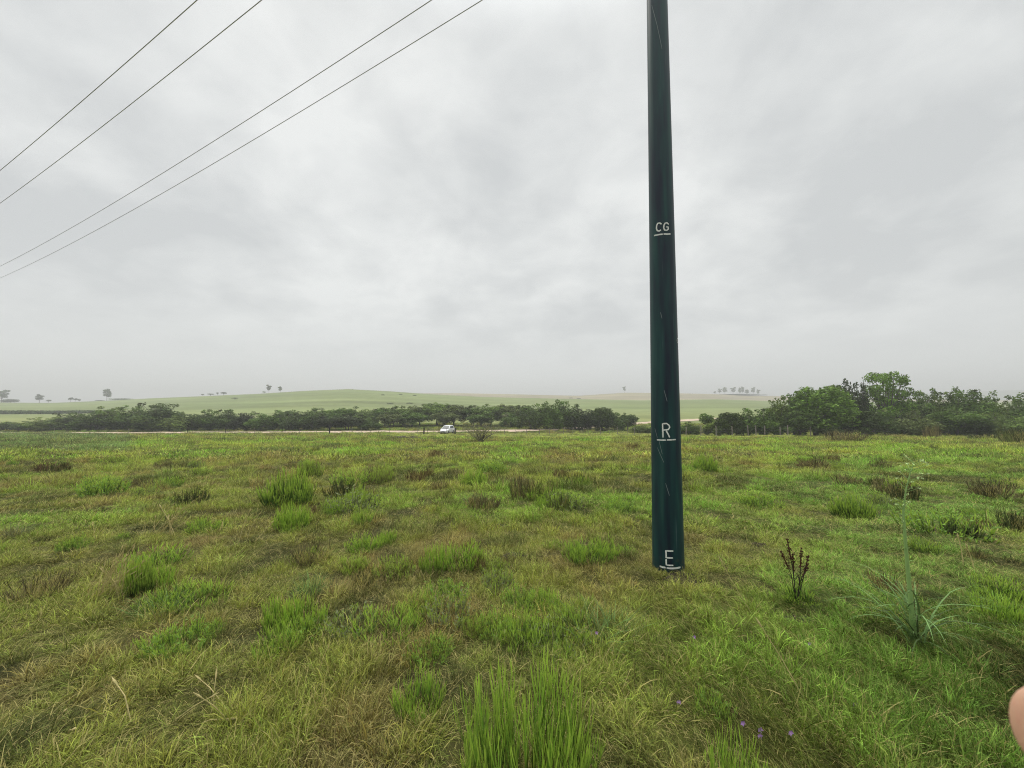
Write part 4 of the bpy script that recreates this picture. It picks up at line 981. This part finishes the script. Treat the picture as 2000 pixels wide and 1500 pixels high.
# trees on the crest
rid = [(4, 761, 26, 430, 'airy', 'dk', 'ragged tall tree at the left edge on the crest'), (20, 777, 26, 430, 'low', 'dk', 'low bush beside the ragged tree at the left edge'), (78, 770, 17, 430, 'airy', 'dk', 'lone rounded tree, second on the crest from the left'), (96, 780, 8, 430, 'round', 'dk', 'tiny tree right of the lone rounded one'),
 (139, 775, 9, 430, 'round', 'dk', 'left of three tiny trees on the left crest'), (149, 777, 8, 430, 'round', 'dk', 'middle of three tiny trees on the left crest'), (156, 779, 5, 430, 'airy', 'dk', 'right of three tiny trees on the left crest'),
 (209, 758, 17, 430, 'airy', 'dk', 'tall ragged tree standing alone on the left crest'), (196, 781, 14, 430, 'low', 'dk', 'low bush at the foot of the lone ragged tree'), (236, 777, 38, 430, 'low', 'fg', 'long low bush right of the lone ragged tree'),
 (396, 769, 6, 430, 'round', 'dk', 'leftmost bush of the row on the middle left crest'), (411, 768, 14, 430, 'round', 'dk', 'wide bush of the row on the middle left crest'), (425, 766, 5, 430, 'airy', 'dk', 'thin tree of the row on the middle left crest'), (437, 765, 13, 430, 'round', 'dk', 'rightmost rounded tree of the row on the middle left crest'),
 (459, 776, 13, 300, 'round', 'dk', 'small lone tree on the green slope below the crest row'),
 (516, 764, 8, 440, 'round', 'fg', 'pale small bush left of the twin trees'), (525, 751, 11, 440, 'airy', 'gy', 'left of the twin trees on the crest'), (547, 754, 11, 440, 'airy', 'gy', 'right of the twin trees on the crest'), (536, 767, 8, 440, 'low', 'fg', 'faint bush between the twin trees'),
 (681, 759.5, 4, 445, 'low', 'dk', 'left dark speck bush on the hilltop'), (688, 759.5, 4, 445, 'low', 'dk', 'right dark speck bush on the hilltop'),
 (1219, 754, 8, 790, 'airy', 'gy', 'lone faint tree on the brown crest left of the pole')]
for a in rid: tree(*a[:6], a[6], 'tree' if 'tree' in a[6] and 'bush' not in a[6] else 'bush', 'small trees and bushes on the crest')
for (a, b) in ((748, 770), (783, 769), (810, 771), (762, 787), (800, 786), (1115, 776), (1130, 777)):
    g = ground_at(a, b + 2); tree(a, b, 8 if b < 780 else 14, g.y, 'low', 'dk', {748: 'leftmost speck bush on the slope below the hilltop', 783: 'middle speck bush on the slope below the hilltop', 810: 'right speck bush on the slope below the hilltop', 762: 'rounded bush above the paler wood', 800: 'small bush above the paler wood on its right', 1115: 'left faint bush beyond the dark group', 1130: 'right faint bush beyond the dark group'}[a], 'bush', 'small bushes on the slope')
for i, (a, b) in enumerate(((1396, 764), (1406, 759), (1416, 755), (1432, 756), (1445, 756), (1451, 755), (1459, 760), (1471, 756), (1481, 760))):
    tree(a, b, (8, 9, 11, 12, 9, 8, 9, 10, 9)[i], 795, 'airy', 'gy', f'{ORD[i]} from the left of the nine hazy trees on the crest right of the pole', 'tree', 'hazy row of trees on the right crest')
tree(1440, 769.5, 96, 798, 'low', 'gy', 'long hazy undergrowth under the nine trees on the right crest', 'bush', name='undergrowth')
# dark hedge on the left slope
hg = MB(); B = []
g0, g1 = ground_at(-40, 809), ground_at(215, 806)
for i in range(60):
    q = g0.lerp(g1, i / 59); B.append((q.x, q.y, tz(q.x, q.y) + .6, 2.4, 1.4 * (1 - .5 * i / 59)))
o = obj('hedge', crown('hedge', 55, B, 9000, .35), None, label='long dark hedge crossing the green slope at the left edge', category='hedge'); o.color = (*GR['dk'], 1)

# ------------------------------------------------------------------ fences
def fence(label, pts, spacing, posts, hgt=1.15, mat_post=m_palewood, group=None, rp=.05, drop=None):
    e_ = empty('wire_fence', (pts[0][0], pts[0][1], tz(*pts[0])), label, 'fence'); o0 = e_.location
    P = [Vector((x, y, tz(x, y))) - o0 for x, y in pts]
    seg = [(P[i], P[i + 1]) for i in range(len(P) - 1)]
    for w_ in range(4):
        mb = MB(); q = []
        for a, b in seg:
            m_ = max(2, int((b - a).length / 3))
            for k in range(m_):
                c = a.lerp(b, k / m_); gx, gy = c.x + o0.x, c.y + o0.y; q.append(Vector((c.x, c.y, tz(gx, gy) - o0.z + .25 + .26 * w_)))
        q.append(Vector((P[-1].x, P[-1].y, P[-1].z + .25 + .26 * w_))); mb.tube(q, .006, 4); obj('wire', mb.mesh('wire'), m_wire, e_)
    random.seed(len(posts) + int(pts[0][0]))
    for (x, y, kind) in posts:
        r_ = {'thin': .034, 'post': rp, 'thick': .13}[kind]; h_ = hgt * random.uniform(.9, 1.15) * (1.05 if kind == 'thick' else 1)
        z = tz(x, y) - o0.z; tx, ty = random.gauss(0, .03), random.gauss(0, .03)
        mb = MB(); mb.tube([(0, 0, -.1), (tx * .5, ty * .5, h_ * .5), (tx, ty, h_)], [r_, r_ * .95, r_ * .85], 8)
        q = obj('post' if kind != 'thin' else 'dropper', mb.mesh('post'), m_darkwood if kind == 'thick' else (mat_post if kind == 'post' else m_palewood), e_); q.location = (x - o0.x, y - o0.y, z)
    return e_
def onl(p, pts):                                    # the place on a fence line seen under pixel column p
    k = (p - 1000) / 750
    for (a, b), (c, d) in zip(pts, pts[1:]):
        u0, u1 = a - k * b, c - k * d
        if u0 * u1 <= 0 and u0 != u1: s_ = u0 / (u0 - u1); return (a + (c - a) * s_, b + (d - b) * s_)
    return None
LA = [(-98, 70.5), (-60, 70), (-33, 70), (-15.7, 69)]
pa = [(*onl(p, LA), k) for p, k in [(40, 'post'), (110, 'thin'), (180, 'post'), (255, 'thin'), (310, 'thin'), (370, 'post'), (443, 'post'), (500, 'thin'), (553, 'post'), (587, 'thin'), (620, 'thin'), (645.5, 'thick'), (656, 'thin'), (690, 'thin'), (707, 'thin'), (725, 'thin'), (741, 'post'), (762, 'thin'), (798, 'thin'), (816, 'thin'), (828.8, 'thick')]]
fence('wire fence with thin pickets left of the gate along the road', LA, 3, pa, mat_post=m_darkwood)
LB = [(-10.3, 69.5), (0, 69), (12, 67.5), (22.5, 66)]
pb_ = [(*onl(p, LB), k) for p, k in [(889.5, 'thick'), (905, 'thin'), (925, 'thin'), (960, 'thin'), (985, 'post'), (1006, 'thin'), (1028, 'post'), (1053, 'thin'), (1054, 'post'), (1073, 'post'), (1100, 'post'), (1118, 'thin'), (1148, 'post'), (1172, 'post'), (1190, 'thin'), (1205, 'post'), (1225, 'thin'), (1238, 'post')]]
fence('wire fence with pale pickets in tall grass between the gate and the pole', LB, 3, pb_)
LC = [(24.5, 59.5), (35, 57.5), (55, 56)]
pc = [(*onl(p, LC), k) for p, k in [(1338, 'post'), (1367, 'post'), (1371, 'thin'), (1397, 'post'), (1428, 'post'), (1459, 'post'), (1474, 'post'), (1491, 'post'), (1521, 'post'), (1536, 'post'), (1580, 'post'), (1624, 'post')]]
fence('pale post fence in front of the right thicket', LC, 3, pc, hgt=1.45, rp=.075)
# wire gate between the two dark posts
ga, gb = Vector((-15.55, 69.0, 0)), Vector((-10.45, 69.45, 0)); ga.z = tz(ga.x, ga.y); gb.z = tz(gb.x, gb.y)
gt = empty('wire_gate', ga, 'closed wire gate with thin pickets between two dark posts before the car', 'gate')
for w_ in range(4):
    mb = MB(); z = .28 + .26 * w_; d = gb - ga; mb.tube([Vector((0, 0, z)), d * .5 + Vector((0, 0, z - .03)), d + Vector((0, 0, z))], .012 if w_ == 3 else .007, 4); obj('wire', mb.mesh('wire'), m_wire, gt)
for f_ in (.08, .29, .52, .74, .93):
    q = (gb - ga) * f_; mb = MB(); mb.tube([q + Vector((0, 0, -.0)), q + Vector((.01, 0, 1.12))], .028, 6); obj('picket', mb.mesh('picket'), m_palewood if f_ > .1 else m_darkwood, gt)
# heap of branches by the fence
g = ground_at(792, 858); random.seed(3); mb = MB()
for i in range(60):
    a = random.random() * 3.14; c = Vector((random.gauss(0, .8), random.gauss(0, .3), random.random() * .35)); d = Vector((math.cos(a), math.sin(a) * .5, random.gauss(0, .15))) * random.uniform(.4, 1.1); mb.tube([c - d * .5, c + Vector((0, 0, .04)), c + d * .5], [.03, .025, .012], 5)
o = obj('branch_heap', mb.mesh('branch_heap'), m_bark, label='grey heap of cut branches in the grass left of the gate', category='branch heap'); o.location = g

# ------------------------------------------------------------------ white hatchback
m_paint = mat('white_car_paint', (.80, .81, .82), .28, .5); m_glass = mat('dark_car_glass', (.04, .055, .06), .35, .12); m_tyre = mat('tyre_rubber', (.02, .02, .02), .85, .2)
m_rim = mat('grey_rim', (.35, .36, .37), .4, .5, .6); m_trim = mat('black_trim', (.03, .03, .03), .6, .3); m_lamp = mat('headlamp_glass', (.55, .58, .6), .1, .7); m_plate = mat('number_plate', (.45, .46, .47), .5, .3)
cg = ((874 - 1000) / 750 * 73.5, 73.5); cz = tz(*cg)
car = empty('parked_car', (cg[0], cg[1], cz + .05), 'white hatchback car parked beyond the wire gate', 'car', rz=R(-90 - 13))
def loft(name, rings, m, parent, bevel=0):
    V = []; Fc = []; n_ = len(rings[0])
    for r_ in rings: V += r_
    for i in range(len(rings) - 1):
        for k in range(n_): k2 = (k + 1) % n_; Fc.append((i * n_ + k, i * n_ + k2, (i + 1) * n_ + k2, (i + 1) * n_ + k))
    Fc.append(tuple(range(n_))[::-1]); Fc.append(tuple((len(rings) - 1) * n_ + k for k in range(n_)))
    o = obj(name, new_mesh(name, V, Fc, None, True), m, parent)
    bm = bmesh.new(); bm.from_mesh(o.data); bmesh.ops.recalc_face_normals(bm, faces=bm.faces); bm.to_mesh(o.data); bm.free()
    if bevel:
        b = o.modifiers.new('bevel', 'BEVEL'); b.width = bevel; b.segments = 3; b.limit_method = 'ANGLE'; b.angle_limit = R(25)
    return o
def ring(x, w, z0, z1, tuck=.06): return [(x, -w + tuck, z0), (x, -w, z0 + .18), (x, -w, z1 - .1), (x, -w + .05, z1), (x, w - .05, z1), (x, w, z1 - .1), (x, w, z0 + .18), (x, w - tuck, z0)]
loft('body', [ring(-1.90, .70, .32, .88), ring(-1.84, .79, .25, .95), ring(-1.2, .83, .22, .96), ring(0, .84, .22, .93), ring(.75, .83, .22, .91), ring(1.35, .80, .22, .82), ring(1.72, .74, .24, .74), ring(1.88, .62, .30, .62)], m_paint, car, .03)
def cring(x0, x1, w, z): return [(x0, -w + .05, z), (x0, w - .05, z), (x0 + .1, w, z), (x1 - .12, w, z), (x1, w - .08, z), (x1, -w + .08, z), (x1 - .12, -w, z), (x0 + .1, -w, z)]
loft('roof', [cring(-1.80, 1.02, .80, .90), cring(-1.62, .62, .73, 1.16), cring(-1.45, .25, .66, 1.42), cring(-1.30, .02, .60, 1.475)], m_paint, car, .02)
def quad(name, P, m):
    P = [Vector(p_) for p_ in P]; mb = MB(); n_ = (P[1] - P[0]).cross(P[3] - P[0]).normalized() * .008
    mb.add([p_ + n_ for p_ in P] + [p_ - n_ for p_ in P], [(0, 1, 2, 3), (7, 6, 5, 4), (0, 4, 5, 1), (1, 5, 6, 2), (2, 6, 7, 3), (3, 7, 4, 0)]); return obj(name, mb.mesh(name), m, car)
quad('windscreen', [(.975, .66, .95), (.28, .54, 1.41), (.28, -.54, 1.41), (.975, -.66, .95)], m_glass)
quad('rear_window', [(-1.775, -.62, 1.0), (-1.49, -.52, 1.38), (-1.49, .52, 1.38), (-1.775, .62, 1.0)], m_glass)
for s_ in (-1, 1):
    quad('side_window', [(.62, s_ * .795, .97), (.10, s_ * .675, 1.38), (-.40, s_ * .672, 1.39), (-.40, s_ * .795, .97)], m_glass)
    quad('side_window', [(-.50, s_ * .795, .97), (-.50, s_ * .672, 1.39), (-1.15, s_ * .672, 1.38), (-1.42, s_ * .785, 1.0)], m_glass)
    quad('headlight', [(1.60, s_ * .78, .55), (1.86, s_ * .60, .52), (1.80, s_ * .58, .70), (1.50, s_ * .78, .74)], m_lamp)
    mb = MB(); mb.box(.62, .80, s_ * .90 - .07, s_ * .90 + .07, .94, 1.06); obj('wing_mirror', mb.mesh('wing_mirror'), m_paint, car)
    for x in (-1.2, 1.2):
        mb = MB(); mb.tube([(x, s_ * .64, .30), (x, s_ * .66, .30), (x, s_ * .82, .30), (x, s_ * .845, .30)], [.29, .30, .30, .28], 24); wh = obj('wheel', mb.mesh('wheel', False), m_tyre, car)
        mb = MB(); mb.tube([(x, s_ * .83, .30), (x, s_ * .852, .30)], .19, 16); obj('rim', mb.mesh('rim'), m_rim, wh)
mb = MB(); mb.box(1.86, 1.90, -.42, .42, .34, .46); obj('grille', mb.mesh('grille'), m_trim, car)
mb = MB(); mb.box(1.885, 1.91, -.2, .2, .47, .57); obj('number_plate', mb.mesh('number_plate'), m_plate, car)
mb = MB(); mb.box(1.70, 1.84, -.60, .60, .25, .33); obj('bumper_trim', mb.mesh('bumper_trim'), m_trim, car)

# ------------------------------------------------------------------ the photographer's hand beside the lens: one continuous skin
m_skin = bpy.data.materials.new('skin'); m_skin.use_nodes = True; t = m_skin.node_tree; p = t.nodes['Principled BSDF']
p.inputs['Base Color'].default_value = (.62, .36, .25, 1); p.inputs['Roughness'].default_value = .55; p.inputs['Subsurface Weight'].default_value = .15; p.inputs['Subsurface Radius'].default_value = (.01, .004, .002); p.inputs['Subsurface Scale'].default_value = .5
ns = t.nodes.new('ShaderNodeTexNoise'); ns.inputs['Scale'].default_value = 90; xs_ = t.nodes.new('ShaderNodeMix'); xs_.data_type = 'RGBA'; t.links.new(ns.outputs['Fac'], xs_.inputs[0]); xs_.inputs[6].default_value = (.62, .40, .27, 1); xs_.inputs[7].default_value = (.58, .28, .20, 1); t.links.new(xs_.outputs[2], p.inputs['Base Color'])
n1 = t.nodes.new('ShaderNodeTexNoise'); n1.inputs['Scale'].default_value = 260; bp = t.nodes.new('ShaderNodeBump'); bp.inputs['Strength'].default_value = .15; bp.inputs['Distance'].default_value = .001
t.links.new(n1.outputs['Fac'], bp.inputs['Height']); t.links.new(bp.outputs[0], p.inputs['Normal'])
D_ = .080
tip = ray(2058, 1462) * D_                       # centre of the fingertip
verts = []; edges = []; rads = []
def chain(pts, rs, root=None):
    prev = root
    for q, r_ in zip(pts, rs):
        verts.append(tuple(q)); rads.append(r_); i = len(verts) - 1
        if prev is not None: edges.append((prev, i))
        prev = i
    return prev
right = Vector((1, -.28, -.18)).normalized()
palm = tip + Vector((.098, -.042, -.040))
chain([palm + Vector((.05, -.03, -.085)), palm + Vector((.030, -.018, -.045)), palm], [.029, .030, .027]); pi = 2
# index finger whose tip strays before the lens
chain([palm + Vector((-.018, .014, .018)), tip + Vector((.052, -.016, -.010)), tip + Vector((.026, -.007, -.003)), tip + Vector((.006, 0, 0)), tip], [.0120, .0115, .0115, .0120, .0118], pi)
for (dx, dy, dz, cl) in ((.002, .012, .004, 0), (.008, .006, -.018, 1), (.014, -.002, -.038, 2)):       # curled fingers behind the phone
    b0 = palm + Vector((dx, dy, dz)); chain([b0 + Vector((-.012, .016, 0)), b0 + Vector((-.030, .022, -.003)), b0 + Vector((-.040, .012, -.005)), b0 + Vector((-.040, -.001, -.006))], [.0105 - cl * .0005, .0098 - cl * .0005, .0090 - cl * .0005, .0078 - cl * .0004], pi)
chain([palm + Vector((-.004, -.026, .004)), palm + Vector((-.022, -.042, .020)), palm + Vector((-.040, -.048, .030)), palm + Vector((-.052, -.048, .036))], [.013, .0115, .0105, .009], pi)
chain([palm + Vector((.090, -.070, -.17)), palm + Vector((.13, -.13, -.30))], [.033, .043], 0)
hm = bpy.data.meshes.new('hand'); hm.from_pydata(verts, edges, [])
hand = obj('hand', hm, m_skin, label='blurred bare fingertip of the photographer at the right edge', category='hand')
sk = hand.modifiers.new('skin', 'SKIN'); sk.use_smooth_shade = True
for i, r_ in enumerate(rads): hm.skin_vertices[0].data[i].radius = (r_, r_)
hm.skin_vertices[0].data[0].use_root = True
sb = hand.modifiers.new('smooth', 'SUBSURF'); sb.levels = 2; sb.render_levels = 3

# ------------------------------------------------------------------ the humid air
hz = MB(); hz.box(-3300, 3300, -3300, 3300, float(GZ.min()) - 1.0, 75)
mh = bpy.data.materials.new('haze'); mh.use_nodes = True; t = mh.node_tree; t.nodes.clear(); o_ = t.nodes.new('ShaderNodeOutputMaterial')
pv = t.nodes.new('ShaderNodeVolumePrincipled'); pv.inputs['Color'].default_value = (.97, .98, .96, 1); pv.inputs['Density'].default_value = .0009; pv.inputs['Anisotropy'].default_value = .2
t.links.new(pv.outputs[0], o_.inputs['Volume'])
obj('haze', hz.mesh('haze'), mh, kind='stuff')
